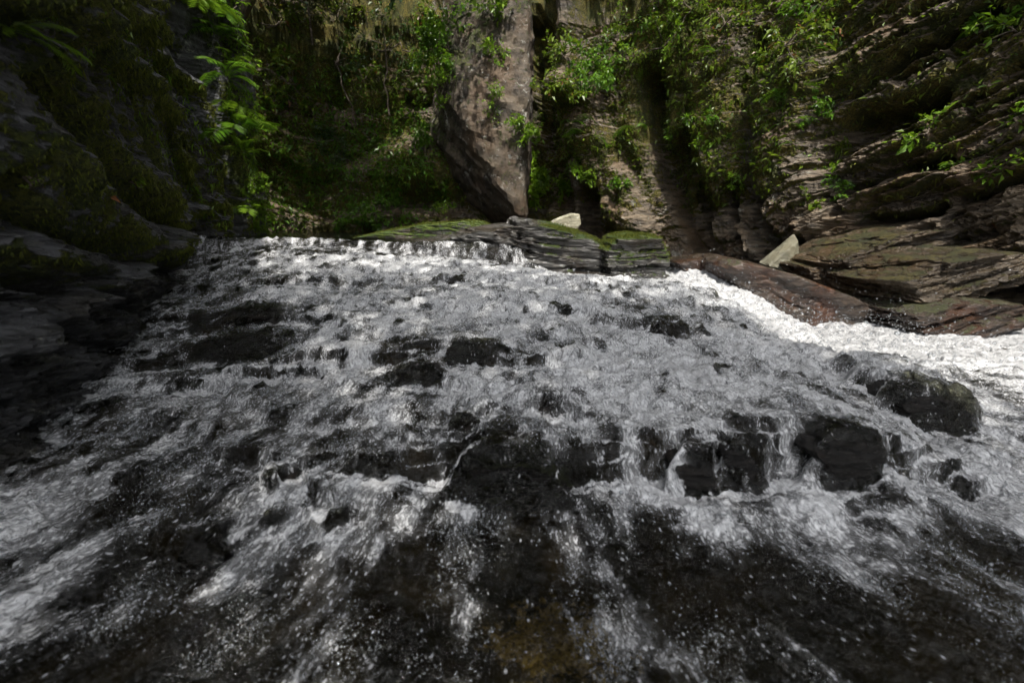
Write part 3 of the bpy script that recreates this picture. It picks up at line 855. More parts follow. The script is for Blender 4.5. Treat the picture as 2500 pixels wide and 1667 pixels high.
# back and right wall
BW = Wall([(-6.5, 5.2), (-5.0, 7.2), (-4.0, 8.6), (-2.6, 9.2), (-1.2, 8.9), (-0.3, 8.5), (0.4, 8.3), (1.1, 7.7), (2.0, 7.1), (2.8, 6.5), (3.35, 5.7), (3.8, 4.8), (4.25, 3.9), (4.6, 3.0), (4.9, 1.8), (5.2, 0.3), (5.4, -2.0)])
BW_CRACK = [([(1345, -40), (1335, 150), (1330, 300), (1345, 480), (1350, 600)], .30, 0.62), ([(1300, 60), (1300, 300), (1300, 560)], .12, .5),
            ([(1585, 190), (1600, 330), (1640, 450), (1700, 560), (1745, 650)], .17, .75), ([(1660, 350), (1690, 430), (1720, 500)], .16, .55),
            ([(1865, 100), (1845, 260), (1850, 420), (1890, 540), (1965, 650)], .07, .40), ([(1790, 470), (1820, 560), (1850, 620)], .05, .25),
            ([(1730, 530), (1780, 640)], .05, .25), ([(2085, 320), (2180, 285), (2270, 255)], .10, .45), ([(2100, 235), (2260, 130), (2420, 20)], .05, .30),
            ([(1430, 500), (1440, 560), (1500, 600)], .25, .65), ([(2090, 470), (2210, 415), (2330, 400)], .06, .25), ([(2130, 540), (2230, 530), (2300, 522)], .05, .32),
            ([(2300, 690), (2400, 700), (2520, 690)], .12, .45), ([(2120, 610), (2160, 640), (2215, 690)], .08, .30), ([(2360, 500), (2440, 470), (2520, 450)], .05, .25),
            ([(2240, 40), (2360, -40)], .04, .25), ([(2200, 200), (2330, 130), (2480, 50)], .03, .2), ([(2250, 330), (2400, 240), (2520, 180)], .03, .2), ([(1985, 420), (2060, 400)], .04, .15),
            ([(1000, 250), (1080, 240)], .10, .35), ([(860, 60), (840, 250)], .2, .3)]
BW_RIB = [([(1425, 260), (1470, 400), (1560, 590)], .32, .42), ([(1665, 470), (1690, 560), (1735, 640)], .08, .30), ([(1740, 120), (1750, 280), (1770, 420)], .38, .30),
          ([(1940, 190), (1930, 400), (1980, 560)], .36, .34), ([(1830, 560), (1900, 650)], .08, .22), ([(1400, -20), (1390, 120), (1420, 240)], .22, .45),
          ([(2010, 640), (2150, 590), (2300, 560)], .10, .28), ([(2000, 560), (2150, 470), (2350, 430)], .10, .30), ([(2250, 650), (2420, 620), (2520, 590)], .12, .40),
          ([(2120, 380), (2300, 300), (2500, 200)], .10, .20), ([(2000, 200), (2200, 100), (2400, -20)], .16, .30), ([(2120, 720), (2300, 740), (2520, 770)], .10, .40),
          ([(900, 480), (1000, 420), (1070, 420)], .55, .65), ([(850, 560), (1000, 545), (1100, 545)], .30, .8), ([(1180, -30), (1180, 200)], .4, .3)]
BW_CRACK = [(BW.line(a), b, c) for a, b, c in BW_CRACK]
BW_RIB = [(BW.line(a), b, c * (0.55 if a[0][0] >= 1990 else 1)) for a, b, c in BW_RIB]
U_R = BW.pix(1990, 400)[0]       # where the tilted right-hand layers begin
U_C = BW.pix(1340, 300)[0]


def disp_back(u, z, P):
    uz = np.stack([u, z], 1).astype(np.float32)
    uzw = uz + 0.07 * np.stack([fbm(P, 2.5, 4, 0.55, 111), fbm(P, 2.5, 4, 0.55, 112)], 1)
    right = sstep(U_R - 0.5, U_R + 0.4, u)
    d = 0.22 * fbm(P, 0.55, 3, 0.5, 113)
    # right: layers that climb towards the camera; middle: flatter beds
    t = np.array([np.interp(U_R + 1.5, BW.u, np.gradient(BW.xy[:, 0]) / 0.05), np.interp(U_R + 1.5, BW.u, np.gradient(BW.xy[:, 1]) / 0.05)])
    dip = 0.42
    nr_ = (-t[0] * math.sin(dip), -t[1] * math.sin(dip), math.cos(dip)); al = (t[0] * math.cos(dip), t[1] * math.cos(dip), math.sin(dip))
    d += right * 1.15 * strata(P, nr_, al, 114, ((0.30, 1.3, 0.20), (0.12, 0.7, 0.13), (0.055, 0.5, 0.07), (0.026, 0.35, 0.035)), 0.06)
    d += (1 - right) * strata(P, (0.12, 0.1, 0.98), (1, -0.4, -0.1), 115, ((0.75, 0.8, 0.26), (0.24, 0.5, 0.08), (0.06, 0.35, 0.012)), 0.16)
    for poly, w, h in BW_RIB:
        d += h * np.exp(-(seg_dist(uzw, poly) / w) ** 4)
    for poly, w, h in BW_CRACK:
        d -= h * np.exp(-(seg_dist(uzw, poly) / w) ** 2.5)
    d += 0.07 * fbm(P, 4.0, 4, 0.6, 116, ridged=True) + 0.03 * fbm(P, 16.0, 3, 0.6, 117, ridged=True)
    d -= 0.05 * np.clip(z - 2.5, 0, 4)
    return d, 0.05 * fbm(P, 3.0, 3, 0.5, 118)


def moss_back(u, z, V, nrm, d):
    right = sstep(U_R - 0.4, U_R + 0.8, u)
    m = 0.40 + 0.50 * nrm[:, 2] + 0.60 * fbm(V, 1.1, 3, 0.55, 121)
    m += 0.22 * sstep(U_C + 0.8, U_C + 1.6, u) * (1 - right) * sstep(0.9, 1.5, z)
    m += 0.15 * sstep(1.6, 3.0, z)
    m += 0.20 * (u < U_C)
    m -= 0.30 * right * (1 - sstep(1.2, 2.2, z))
    m *= sstep(0.15, 0.7, z)
    lich = np.clip(0.2 + 0.9 * fbm(V, 0.9, 2, 0.5, 122), 0, 0.8) * (1 - 0.7 * right)
    wet = np.clip(0.45 * right + 0.6 - 0.9 * z, 0.08, 0.7)
    return np.clip(m, 0, 0.9), wet, lich


ub = BW.u[-1]
us_b = np.concatenate([np.linspace(0, 3.2, 50, endpoint=False), np.linspace(3.2, ub - 3.8, 680, endpoint=False), np.linspace(ub - 3.8, ub, 50)])
zs_b = np.concatenate([np.linspace(-0.3, 3.9, 320, endpoint=False), np.linspace(3.9, 13.0, 60)])  # upper rows lie out of view, raised to block sky light
cliff_b, BV, BN, BM = build_wall('cliff_back', BW, zs_b, us_b, disp_back, M_CLIFF_B, moss_back, kind='structure')

# ------------------------------------------------------------------ rocks
def ico_dirs(sub):
    bm = bmesh.new()
    bmesh.ops.create_icosphere(bm, subdivisions=sub, radius=1.0)
    v = np.array([x.co[:] for x in bm.verts], dtype=np.float32)
    f = np.array([[x.index for x in fc.verts] for fc in bm.faces], dtype=np.int32)
    bm.free()
    return v, f


ICO = {}


def hull_rock(name, pts, mat, label, category='rock', group=None, sub=5, seed=0, layer=((0.10, 0.6, 0.05), (0.035, 0.3, 0.018), (0.012, 0.2, 0.006)),
              layer_n=(0.1, -0.1, 1), lumps=0.06, moss=0.0, moss_up=0.0, wet=0.5, lichen=0.0, round_=0.10, moss_side=None):
    """a rock whose faceted outline runs through the given points, broken into layers and roughened"""
    pts = np.asarray(pts, dtype=np.float64)
    c = pts.mean(0)
    bm = bmesh.new()
    for p in pts:
        bm.verts.new(p - c)
    r = bmesh.ops.convex_hull(bm, input=bm.verts)
    bm.normal_update()
    pl = []
    for f in bm.faces:
        n = np.array(f.normal[:]); d = float(n @ np.array(f.verts[0].co[:]))
        if d < 0:
            n, d = -n, -d
        pl.append((*n, max(d, 1e-3)))
    bm.free()
    pl = np.array(pl, dtype=np.float32)
    if sub not in ICO:
        ICO[sub] = ico_dirs(sub)
    dirs, faces = ICO[sub]
    ext = (np.ptp(pts, axis=0) / 2).astype(np.float32) + 0.01
    dr = dirs * ext
    dr /= np.linalg.norm(dr, axis=1)[:, None]
    t = (dr @ pl[:, :3].T) / pl[:, 3]
    t = np.maximum(t, 1e-4)
    k = 1.0 / max(round_, 0.02)
    m = t.max(1)
    rad = 1.0 / (m + np.log(np.exp((t - m[:, None]) * k * 2).sum(1)) / (k * 2))      # rounded meeting of the facets
    size = float(np.cbrt(ext[0] * ext[1] * ext[2]))
    V = dr * rad[:, None]
    Pw = (V + c).astype(np.float32)
    d = lumps * size * fbm(Pw, 1.3 / size, 4, 0.55, seed + 3) + 0.35 * lumps * size * fbm(Pw, 7.0 / size, 3, 0.55, seed + 4, ridged=True)
    if layer:
        d = d + strata(Pw, layer_n, (1, 0.3, -0.1), seed, layer, 0.04)
    nrm = dr
    V = V + dr * d[:, None]
    me = mesh_np(name, V, faces, smooth=False)
    nn = np.empty(len(V) * 3, np.float32)
    me.vertices.foreach_get('normal', nn)
    nn = nn.reshape(-1, 3)
    Pw = (V + c).astype(np.float32)
    ms = moss + moss_up * np.clip(nn[:, 2], -0.3, 1) + 0.35 * (moss + moss_up > 0) * fbm(Pw, 1.5 / size, 3, 0.5, seed + 8)
    if moss_side is not None:
        ms = ms * sstep(moss_side[0], moss_side[1], Pw[:, 0] + 0.12 * fbm(Pw, 4.0, 2, 0.5, seed + 9))
    set_attr(me, 'moss', np.clip(ms, 0, 0.95)); set_attr(me, 'wet', np.full(len(V), wet)); set_attr(me, 'lichen', np.full(len(V), lichen))
    o = new_obj(name, me, mat=mat, label=label, category=category)
    o.location = c
    if group:
        o['group'] = group
    o_data = (Pw, nn, np.clip(ms, 0, 0.95))
    return o, o_data


rocks = {}
# the great slab that leans over the back of the pool
sl = [at(1120, -120, 8.3), at(1298, -120, 7.9), at(1296, 250, 7.5), at(1290, 552, 7.10), at(1136, 322, 7.35), at(1100, 215, 7.8),
      at(1170, 540, 9.6), at(1050, 440, 9.6), at(1056, 325, 8.5), at(1290, 566, 9.2), at(1298, -120, 9.6), at(1080, -120, 9.6), at(1050, 200, 9.4)]
rocks['slab'] = hull_rock('rock_buttress', sl, M_SLAB, 'tall pinkish grey rock slab leaning out beside the narrow cleft', 'rock face', sub=6, seed=301, lumps=0.09,
                          layer=((0.55, 1.1, 0.16), (0.20, 0.7, 0.07), (0.06, 0.4, 0.02)), layer_n=(0.55, -0.3, 0.78), moss=0.36, moss_up=0.3, wet=0.0, lichen=0.6, round_=0.05)
# rocks at the head of the cascade
rocks['ledge'] = hull_rock('ledge_rock', outline([(985, 598), (1120, 566), (1235, 541), (1330, 543), (1420, 562), (1492, 602), (1500, 640), (1485, 676), (1320, 690), (1230, 640), (1100, 615)], 4.06, 4.75, 1.0),
                           M_MOSSY, 'long dark layered rock with green moss on its right shoulder at the weir', sub=6, seed=311, moss=0.22, moss_up=0.75, wet=0.75, lumps=0.05,
                           layer=((0.10, 0.7, 0.10), (0.04, 0.35, 0.045), (0.014, 0.2, 0.012)), layer_n=(0.16, -0.2, 1), round_=0.05, moss_side=(0.05, 0.5))
rocks['block'] = hull_rock('layered_block', outline([(1462, 606), (1500, 580), (1560, 576), (1625, 580), (1650, 604), (1648, 650), (1640, 685), (1570, 700), (1480, 695)], 3.92, 4.5, 1.0),
                           M_MOSSY, 'squarish block of stacked slate layers with moss on top and right end', sub=6, seed=318, moss=0.30, moss_up=0.55, wet=0.4, lumps=0.03,
                           layer=((0.075, 1.2, 0.09), (0.03, 0.4, 0.03), (0.012, 0.2, 0.008)), layer_n=(0.05, -0.1, 1), round_=0.05)
rocks['sill'] = hull_rock('flat_rock', outline([(1330, 668), (1480, 672), (1655, 676), (1674, 690), (1660, 706), (1480, 706), (1330, 694)], 3.80, 4.3, 1.0),
                          M_MOSSY, 'thin wet black slab under the layered mossy block', sub=5, seed=325, moss=0.1, wet=0.9, lumps=0.04,
                          layer=((0.03, 1.0, 0.04), (0.012, 0.4, 0.012)), layer_n=(0.03, -0.1, 1))
rocks['low'] = hull_rock('low_rock', outline([(820, 585), (960, 560), (1010, 550), (1140, 536), (1182, 548), (1180, 585), (1000, 592)], 5.0, 6.0, 1.0),
                         M_MOSSY, 'low flat moss covered slab behind the left part of the weir', sub=5, seed=332, moss=0.45, moss_up=0.4, wet=0.2, lumps=0.05, layer_n=(0.1, -0.1, 1))
rocks['white'] = hull_rock('pale_rock', outline([(1335, 552), (1360, 535), (1400, 520), (1420, 522), (1424, 548), (1410, 565), (1340, 562)], 5.9, 6.5, 0.9),
                           M_PALE, 'small pale sunlit rock behind the long mossy ledge', sub=5, seed=339, wet=0.0, lichen=0.9, lumps=0.05, layer=None)
rocks['point'] = hull_rock('pointed_boulder', [at(1853, 640, 4.75), at(1938, 570, 4.75), at(1948, 590, 4.62), at(1952, 640, 4.7), at(1925, 666, 4.55), at(1875, 650, 4.55), at(1880, 655, 5.1), at(1945, 640, 5.1), at(1938, 575, 4.95)],
                           M_OLIVE, 'pale olive boulder with a sharp upright point resting on the brown rock', 'boulder', sub=5, seed=346, wet=0.0, lichen=0.4, moss=0.12, lumps=0.05, layer=None, round_=0.03)
rocks['long'] = hull_rock('long_boulder', outline([(1750, 642), (1800, 626), (1880, 646), (2000, 688), (2150, 748), (2290, 800), (2320, 845), (2080, 850), (1930, 800), (1800, 716)], 3.55, 4.4, 1.0),
                          M_RUST, 'long wet brown boulder with rusty stains sloping along the white chute', 'boulder', sub=6, seed=353, wet=0.55, moss=0.05, moss_up=0.25, lumps=0.06,
                          layer=((0.13, 1.2, 0.05), (0.04, 0.6, 0.02), (0.014, 0.3, 0.008)), layer_n=(0.42, -0.2, 0.88))
rocks['chute'] = hull_rock('chute_rock', outline([(1655, 642), (1700, 632), (1745, 632), (1768, 665), (1780, 720), (1730, 690), (1668, 664)], 3.98, 4.4, 1.0),
                           M_RUST, 'small wet rock at the top of the white chute', sub=5, seed=360, wet=0.7, moss=0.1, moss_up=0.2, lumps=0.06)
# slabs at the foot of the right wall
for k, (poly, yf, yb, lab, mt) in enumerate([
        ([(2040, 640), (2130, 590), (2250, 560), (2345, 556), (2350, 600), (2230, 650), (2110, 690)], 4.0, 4.9, 'brown layered slab slanting above the brown boulder at the right wall', M_CLIFF_B),
        ([(2200, 690), (2300, 640), (2420, 620), (2540, 610), (2540, 690), (2380, 740), (2240, 745)], 3.35, 4.4, 'broad wet brown slab jutting from the foot of the right wall', M_CLIFF_B),
        ([(2230, 770), (2360, 735), (2540, 742), (2540, 815), (2380, 830), (2250, 825)], 3.15, 4.2, 'low dark rusty slab touching the foam at the right edge', M_RUST),
        ([(1960, 650), (2030, 640), (2090, 680), (2080, 740), (2000, 700)], 4.2, 4.8, 'mossy rock wedged between the pointed boulder and the right wall', M_CLIFF_B),
        ([(2130, 690), (2220, 660), (2235, 740), (2190, 790), (2130, 750)], 3.7, 4.4, 'pale upright rock between the slabs of the right wall', M_CLIFF_B)]):
    rocks['foot%d' % k] = hull_rock('layered_rock', outline(poly, yf, yb, 1.0), mt, lab, sub=6 if k < 2 else 5, seed=370 + 7 * k, wet=0.9, moss=0.22, moss_up=0.35, lumps=0.05, round_=0.05,
                                    layer=((0.075, 0.6, 0.10), (0.028, 0.35, 0.04), (0.012, 0.2, 0.014)), layer_n=(-0.28, -0.1, 0.95))

for k, (poly, yf, yb, lab, mo, sb) in enumerate(STONES):
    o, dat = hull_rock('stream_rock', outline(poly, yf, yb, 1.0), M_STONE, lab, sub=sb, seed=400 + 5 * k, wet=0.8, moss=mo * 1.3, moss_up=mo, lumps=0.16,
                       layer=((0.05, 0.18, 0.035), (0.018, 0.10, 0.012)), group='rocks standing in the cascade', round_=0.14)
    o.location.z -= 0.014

# ------------------------------------------------------------------ finding places on the rock
def project(P):
    q = P - np.array([0, 0, CAMZ], dtype=np.float32)
    dep = q[:, 1] * CT - q[:, 2] * ST
    yc = (q[:, 1] * ST + q[:, 2] * CT) / np.maximum(dep, 1e-3)
    xc = q[:, 0] / np.maximum(dep, 1e-3)
    return 1250 + xc * FPX, 833.5 - yc * FPX, dep


SURF = []
for P, N_, M_ in ((BV, BN, BM), (LV, LN, LM), rocks['slab'][1], rocks['ledge'][1], rocks['low'][1], rocks['block'][1]):
    a, b, c = project(P)
    ok = (c > 0.5) & (a > -200) & (a < 2700) & (b > -300) & (b < 1200)
    SURF.append((a[ok], b[ok], c[ok], P[ok], N_[ok], M_[ok]))
S_X = np.concatenate([s[0] for s in SURF]); S_Y = np.concatenate([s[1] for s in SURF]); S_D = np.concatenate([s[2] for s in SURF])
S_P = np.concatenate([s[3] for s in SURF]); S_N = np.concatenate([s[4] for s in SURF]); S_M = np.concatenate([s[5] for s in SURF])


def spot(px, py, r=9):
    """nearest rock surface seen at a photograph pixel"""
    for rr in (r, r * 2, r * 5, r * 15):
        k = np.where((np.abs(S_X - px) < rr) & (np.abs(S_Y - py) < rr))[0]
        if len(k):
            j = k[np.argmin(S_D[k])]
            return Vector(S_P[j].tolist()), Vector(S_N[j].tolist())
    return Vector(at(px, py, 8).tolist()), Vector((0, -1, 0))


# ------------------------------------------------------------------ plants
def leaf_mesh(name, base, direc, normal, length, width, tint, fold=0.25):
    """many leaves: pointed, folded along the midrib (4 corners, 2 triangles; 6 corners when wide)"""
    base = np.asarray(base, dtype=np.float32); n = len(base)
    d = direc / (np.linalg.norm(direc, axis=1)[:, None] + 1e-9)
    s = np.cross(d, normal); s /= np.linalg.norm(s, axis=1)[:, None] + 1e-9
    u = np.cross(s, d)
    L = np.asarray(length, dtype=np.float32)[:, None]; Wd = np.asarray(width, dtype=np.float32)[:, None]
    mid = base + d * L * 0.45
    tip = base + d * L - u * L * 0.12
    l = mid + s * Wd * 0.5 + u * Wd * fold; r = mid - s * Wd * 0.5 + u * Wd * fold
    V = np.stack([base, l, tip, r], 1).reshape(-1, 3)
    k = np.arange(n)[:, None] * 4
    F = np.concatenate([k + np.array([[0, 2, 1]]), k + np.array([[0, 3, 2]])], 0)
    me = mesh_np(name, V, F, smooth=False)
    set_attr(me, 'tint', np.repeat(tint, 4))
    return me


def tube_mesh(name, paths, sides=5):
    V, F = [], []
    for pts, r0, r1 in paths:
        pts = [Vector(p) for p in pts]
        b0 = len(V)
        for i, p in enumerate(pts):
            t = (pts[min(i + 1, len(pts) - 1)] - pts[max(i - 1, 0)]).normalized()
            a = t.orthogonal().normalized(); b = t.cross(a)
            r = r0 + (r1 - r0) * i / max(len(pts) - 1, 1)
            for k in range(sides):
                an = 2 * math.pi * k / sides
                V.append((p + a * math.cos(an) * r + b * math.sin(an) * r)[:])
        for i in range(len(pts) - 1):
            for k in range(sides):
                F.append((b0 + i * sides + k, b0 + i * sides + (k + 1) % sides, b0 + (i + 1) * sides + (k + 1) % sides, b0 + (i + 1) * sides + k))
    return mesh_np(name, np.array(V), np.array(F))


def plant_root(name, loc, label, category, group=None):
    o = new_obj(name, None, label=label, category=category)
    o.location = loc
    if group:
        o['group'] = group
    return o


def frond_mesh(length, seed, droop=0.5, n=24):
    r = np.random.default_rng(seed)
    t = np.linspace(0, 1, 16)
    px_ = t * length * (1 - 0.15 * droop * t)
    pz_ = length * (0.22 * np.sin(t * 1.6) - droop * 0.55 * t ** 2)
    base, dr, nm, ln, wd = [], [], [], [], []
    for k in range(n):
        a = 0.10 + 0.88 * k / (n - 1)
        b = np.array([np.interp(a, t, px_), 0, np.interp(a, t, pz_)])
        tg = np.array([np.interp(min(a + .03, 1), t, px_) - np.interp(a - .03, t, px_), 0, np.interp(min(a + .03, 1), t, pz_) - np.interp(a - .03, t, pz_)])
        tg /= np.linalg.norm(tg)
        L = length * 0.30 * math.sin(math.pi * min(1, 0.20 + 0.80 * (1 - a)) ** 0.9) * r.uniform(0.85, 1.1) + 0.008
        for s in (-1, 1):
            base.append(b); dr.append(tg * 0.55 + np.array([0, s, -0.12]) + r.normal(size=3) * 0.06); nm.append((-tg[2], 0, tg[0] + 0.1)); ln.append(L); wd.append(length * 0.026)
    m = leaf_mesh('frond', base, np.array(dr), np.array(nm), ln, wd, r.uniform(0.2, 1.0, len(base)), 0.12)
    return m


FRONDS = {}


def fern(px, py, label, size=0.4, n=7, mat=None, group='ferns', lean=None, spread=1.0, droop=0.7, cat='fern', name='fern'):
    p, nr = spot(px, py)
    root = plant_root(name, p, label, cat, group)
    mat = mat or M_FERN
    out = Vector((nr.x, nr.y, max(nr.z, 0) + 0.35)).normalized() if lean is None else Vector(lean).normalized()
    side = out.cross(Vector((0, 0, 1))).normalized()
    for k in range(n):
        v = random.randrange(5)
        key = (v, mat.name, round(droop, 1))
        if key not in FRONDS:
            FRONDS[key] = frond_mesh(1.0, 500 + v, droop)
            FRONDS[key].materials.append(mat)
        o = bpy.data.objects.new('frond', FRONDS[key])
        COL.objects.link(o)
        o.parent = root
        a = (k / max(n - 1, 1) - 0.5) * 2.2 * spread + random.uniform(-0.2, 0.2)
        d = (out * math.cos(a) + side * math.sin(a) + Vector((0, 0, random.uniform(-0.25, 0.45)))).normalized()
        up = Vector((0, 0, 1)) + out * 0.25
        yv = up.cross(d).normalized()
        zv = d.cross(yv).normalized()
        s = size * random.uniform(0.65, 1.1)
        mtx = Matrix((d, yv, zv)).transposed().to_4x4() @ Matrix.Rotation(random.uniform(-0.5, 0.5), 4, 'X')
        o.matrix_local = Matrix.Diagonal((s, s, s, 1)) @ mtx if False else mtx @ Matrix.Diagonal((s, s, s, 1))
    return root


def shrub(px, py, label, size=0.5, leaves=260, leaf=0.05, mat=None, name='shrub', cat='shrub', grow=None, group='shrubs and saplings', twigs=7, loose=0.55, aspect=0.5, trunk=None):
    """twigs that fork out of one foot, with leaves set along them"""
    p, nr = spot(px, py)
    root = plant_root(name, p, label, cat, group)
    mat = mat or M_LEAF
    g = Vector((nr.x * 0.9, nr.y * 0.9, 0.55)).normalized() if grow is None else Vector(grow).normalized()
    paths, tips = [], []
    r = np.random.default_rng(int(px * 7 + py * 13) % 99991)
    foot = Vector((0, 0, 0)) - g * 0.03
    hub = Vector((0, 0, 0))
    if trunk:
        hub = Vector(trunk)
        pts = [foot + (hub - foot) * t + Vector(r.normal(size=3) * 0.04 * size * math.sin(t * 3.1)) for t in np.linspace(0, 1, 7)]
        paths.append((pts, 0.022 * size + 0.006, 0.012 * size + 0.004))
    for k in range(twigs):
        d = (g + Vector(r.normal(size=3)) * loose).normalized()
        L = size * r.uniform(0.55, 1.1)
        pts, q, dd = [hub.copy()], hub.copy(), d.copy()
        for j in range(6):
            dd = (dd + Vector(r.normal(size=3)) * 0.22 + Vector((0, 0, -0.05))).normalized()
            q = q + dd * L / 6
            pts.append(q.copy())
            if j >= 1:
                tips.append((q.copy(), dd.copy(), L))
            if j in (2, 3, 4):
                sd = (dd + Vector(r.normal(size=3)) * 0.8).normalized()
                e = q + sd * L * 0.35
                paths.append(([q.copy(), (q + e) / 2 + Vector(r.normal(size=3)) * 0.01, e], 0.003, 0.0015))
                tips += [(e, sd, L), ((q + e) / 2, sd, L)]
        paths.append((pts, 0.005 + 0.006 * size, 0.002))
    st = new_obj('stem', tube_mesh('stem', paths, 4), root, M_TWIG)
    n = int(leaves * 2.2)
    idx = r.integers(0, len(tips), n)
    tb = np.array([tips[i][0][:] for i in idx], dtype=np.float32) + r.normal(size=(n, 3)) * size * 0.055
    td = np.array([tips[i][1][:] for i in idx], dtype=np.float32) * 0.6 + r.normal(size=(n, 3)) * 0.6
    td[:, 2] -= 0.15
    nm = np.tile(np.array([[0, -0.25, 1.0]]), (n, 1)) + r.normal(size=(n, 3)) * 0.45
    ln = leaf * 0.92 * np.clip(np.exp(r.normal(size=n) * 0.42), 0.4, 2.2)
    new_obj('crown', leaf_mesh('crown', tb, td, nm, ln, ln * aspect, np.clip(r.normal(0.5, 0.28, n), 0, 1)), root, mat)
    return root


def tuft(px, py, label, size=0.35, n=60, mat=None, group='grass tufts on the rock'):
    p, nr = spot(px, py)
    root = plant_root('grass_tuft', p, label, 'grass', group)
    r = np.random.default_rng(int(px * 3 + py * 5))
    V, F, T = [], [], []
    o = np.array([nr.x, nr.y, 0.3])
    for k in range(n):
        d = o * r.uniform(0.3, 0.8) + r.normal(size=3) * 0.35
        L = size * r.uniform(0.5, 1.1)
        s = np.cross(d, (0, 0, 1)); s = s / (np.linalg.norm(s) + 1e-6) * 0.006
        q = r.normal(size=3) * 0.03
        b = len(V)
        for j in range(6):
            t = j / 5
            c = q + d * L * 0.55 * t + np.array([0, 0, L * (0.25 * t - 0.95 * t * t)])
            w = s * (1 - t) + s * 0.05
            V += [c + w, c - w]; T += [r.uniform(0, 1)] * 2
        for j in range(5):
            F.append((b + 2 * j, b + 2 * j + 1, b + 2 * j + 3, b + 2 * j + 2))
    me = mesh_np('blades', np.array(V), np.array(F))
    set_attr(me, 'tint', T)
    new_obj('blades', me, root, mat or M_LEAF)
    return root


# ferns on the edge of the left wall
for px, py, sz, n, lab in [(532, 40, .42, 8, 'topmost bright fern on the edge of the left wall'), (545, 90, .50, 8, 'long feathery fern reaching right below the topmost one on the left wall'),
                           (548, 150, .36, 7, 'yellow green fern third from the top on the left wall edge'), (556, 205, .40, 8, 'dark green broad fern midway up the left wall edge'),
                           (566, 270, .34, 7, 'small yellowish fern below the broad fern on the left wall edge'), (578, 330, .42, 7, 'fern with long drooping fronds low on the left wall edge'),
                           (590, 390, .34, 6, 'second lowest fern on the left wall edge'), (610, 520, .30, 6, 'lowest fern on the left wall just above the weir')]:
    fern(px + random.uniform(-14, 14), py + random.uniform(-10, 10), lab, sz * random.uniform(0.8, 1.2), n, M_LIME if 'yellow' in lab or 'lowest' in lab else M_FERN, lean=(0.85, random.uniform(-0.8, -0.1), random.uniform(-0.25, 0.45)), spread=1.25, droop=random.choice((0.5, 0.8, 1.1)), group='ferns along the left wall edge')
for px, py, sz, lab in [(560, 30, .26, 'leafy tangle between the topmost ferns of the left wall'), (572, 120, .24, 'small leaved creeper under the long feathery fern'), (585, 225, .26, 'yellow leaved creeper beside the broad fern of the left wall'),
                        (600, 300, .24, 'trailing creeper midway down the left wall edge'), (618, 440, .24, 'trailing creeper low on the left wall edge'), (632, 490, .20, 'small leaved creeper above the lowest fern')]:
    shrub(px, py, lab, sz, 150, .03, M_LIME, cat='creeper', name='creeper', grow=(0.75, -0.4, -0.35), twigs=7, loose=0.6, group='creepers along the left wall edge')
fern(495, 10, 'hanging green fern at the very top of the left wall', .35, 7, M_LIME, lean=(0.7, -0.4, -0.1), group='ferns along the left wall edge')
fern(15, 75, 'near bright green fern at the upper left corner', .17, 6, M_LIME, lean=(0.8, 0.3, -0.2), group=None, droop=0.5)
shrub(312, 452, 'small leaf sprig alone on the dark left wall', .06, 6, .030, M_LIME, cat='plant', name='leafy_sprig', grow=(0.6, 0.0, 0.3), twigs=2, group=None)
shrub(60, 430, 'small green plant low on the near left wall', .06, 20, .014, M_LEAF, cat='plant', name='leafy_sprig', grow=(0.7, 0.0, 0.3), twigs=4, group=None)

# growth on the dark slope left of the slab
for a in [(690, 60, 'bush at the top of the dark recess beside the left wall ferns', .7, 420, .06, M_LEAF), (720, 190, 'dark glossy evergreen bush high in the recess', .6, 420, .07, M_LEAF),
          (715, 260, 'blue green evergreen spray hanging in the dark recess', .5, 300, .07, M_LEAF), (830, 60, 'twiggy bush at the top between recess and slab', .8, 420, .05, M_LEAF),
          (930, 30, 'leafy bush along the top edge left of the slab', .8, 480, .055, M_LEAF), (1010, 100, 'glossy green bush with bare twigs beside the slab', .7, 520, .06, M_LEAF),
          (1090, 130, 'bright glossy foliage overlapping the upper left edge of the slab', .55, 420, .06, M_FERN), (1020, 170, 'low spreading bush under the glossy one beside the slab', .55, 380, .055, M_LEAF),
          (1080, 215, 'flat mossy green spray on the ledge left of the slab', .40, 260, .045, M_LIME), (880, 200, 'thin leafed shrub on the dark slope', .5, 240, .05, M_LEAF),
          (840, 350, 'dark herb in the middle of the shaded slope', .42, 240, .05, M_DARKLEAF), (1030, 365, 'leafy herb on the mossy mound left of the slab', .42, 300, .055, M_FERN),
          (850, 470, 'bright leaved herb low on the shaded slope', .5, 280, .06, M_FERN), (870, 530, 'lowest herb with broad leaves behind the weir', .42, 240, .065, M_FERN),
          (790, 420, 'pale leaved creeper in the darkest part of the recess', .45, 160, .055, M_DARKLEAF),
          (1085, 500, 'small yellow green herb under the slab', .22, 80, .05, M_LIME), (960, 500, 'sprawling herb at the foot of the mossy mound', .35, 180, .055, M_FERN)]:
    shrub(a[0], a[1], a[2], a[3] * 1.15, int(a[4] * 1.5), a[5], a[6], twigs=10, loose=0.8)
# small trees rooted on the slope
for px, py, hgt, lab, tw in [(950, 285, 1.05, 'slender mossy sapling trunk standing on the slope left of the slab', .03), (880, 300, 1.0, 'thin curved sapling left of the mossy one', -.25), (765, 120, 1.3, 'pale double trunk at the top of the dark recess', .05)]:
    shrub(px, py, lab, .7, 420, .055, M_DARKLEAF, name='sapling', cat='tree', group='saplings on the shaded slope', trunk=(tw, -0.15, hgt), twigs=9, loose=0.9)

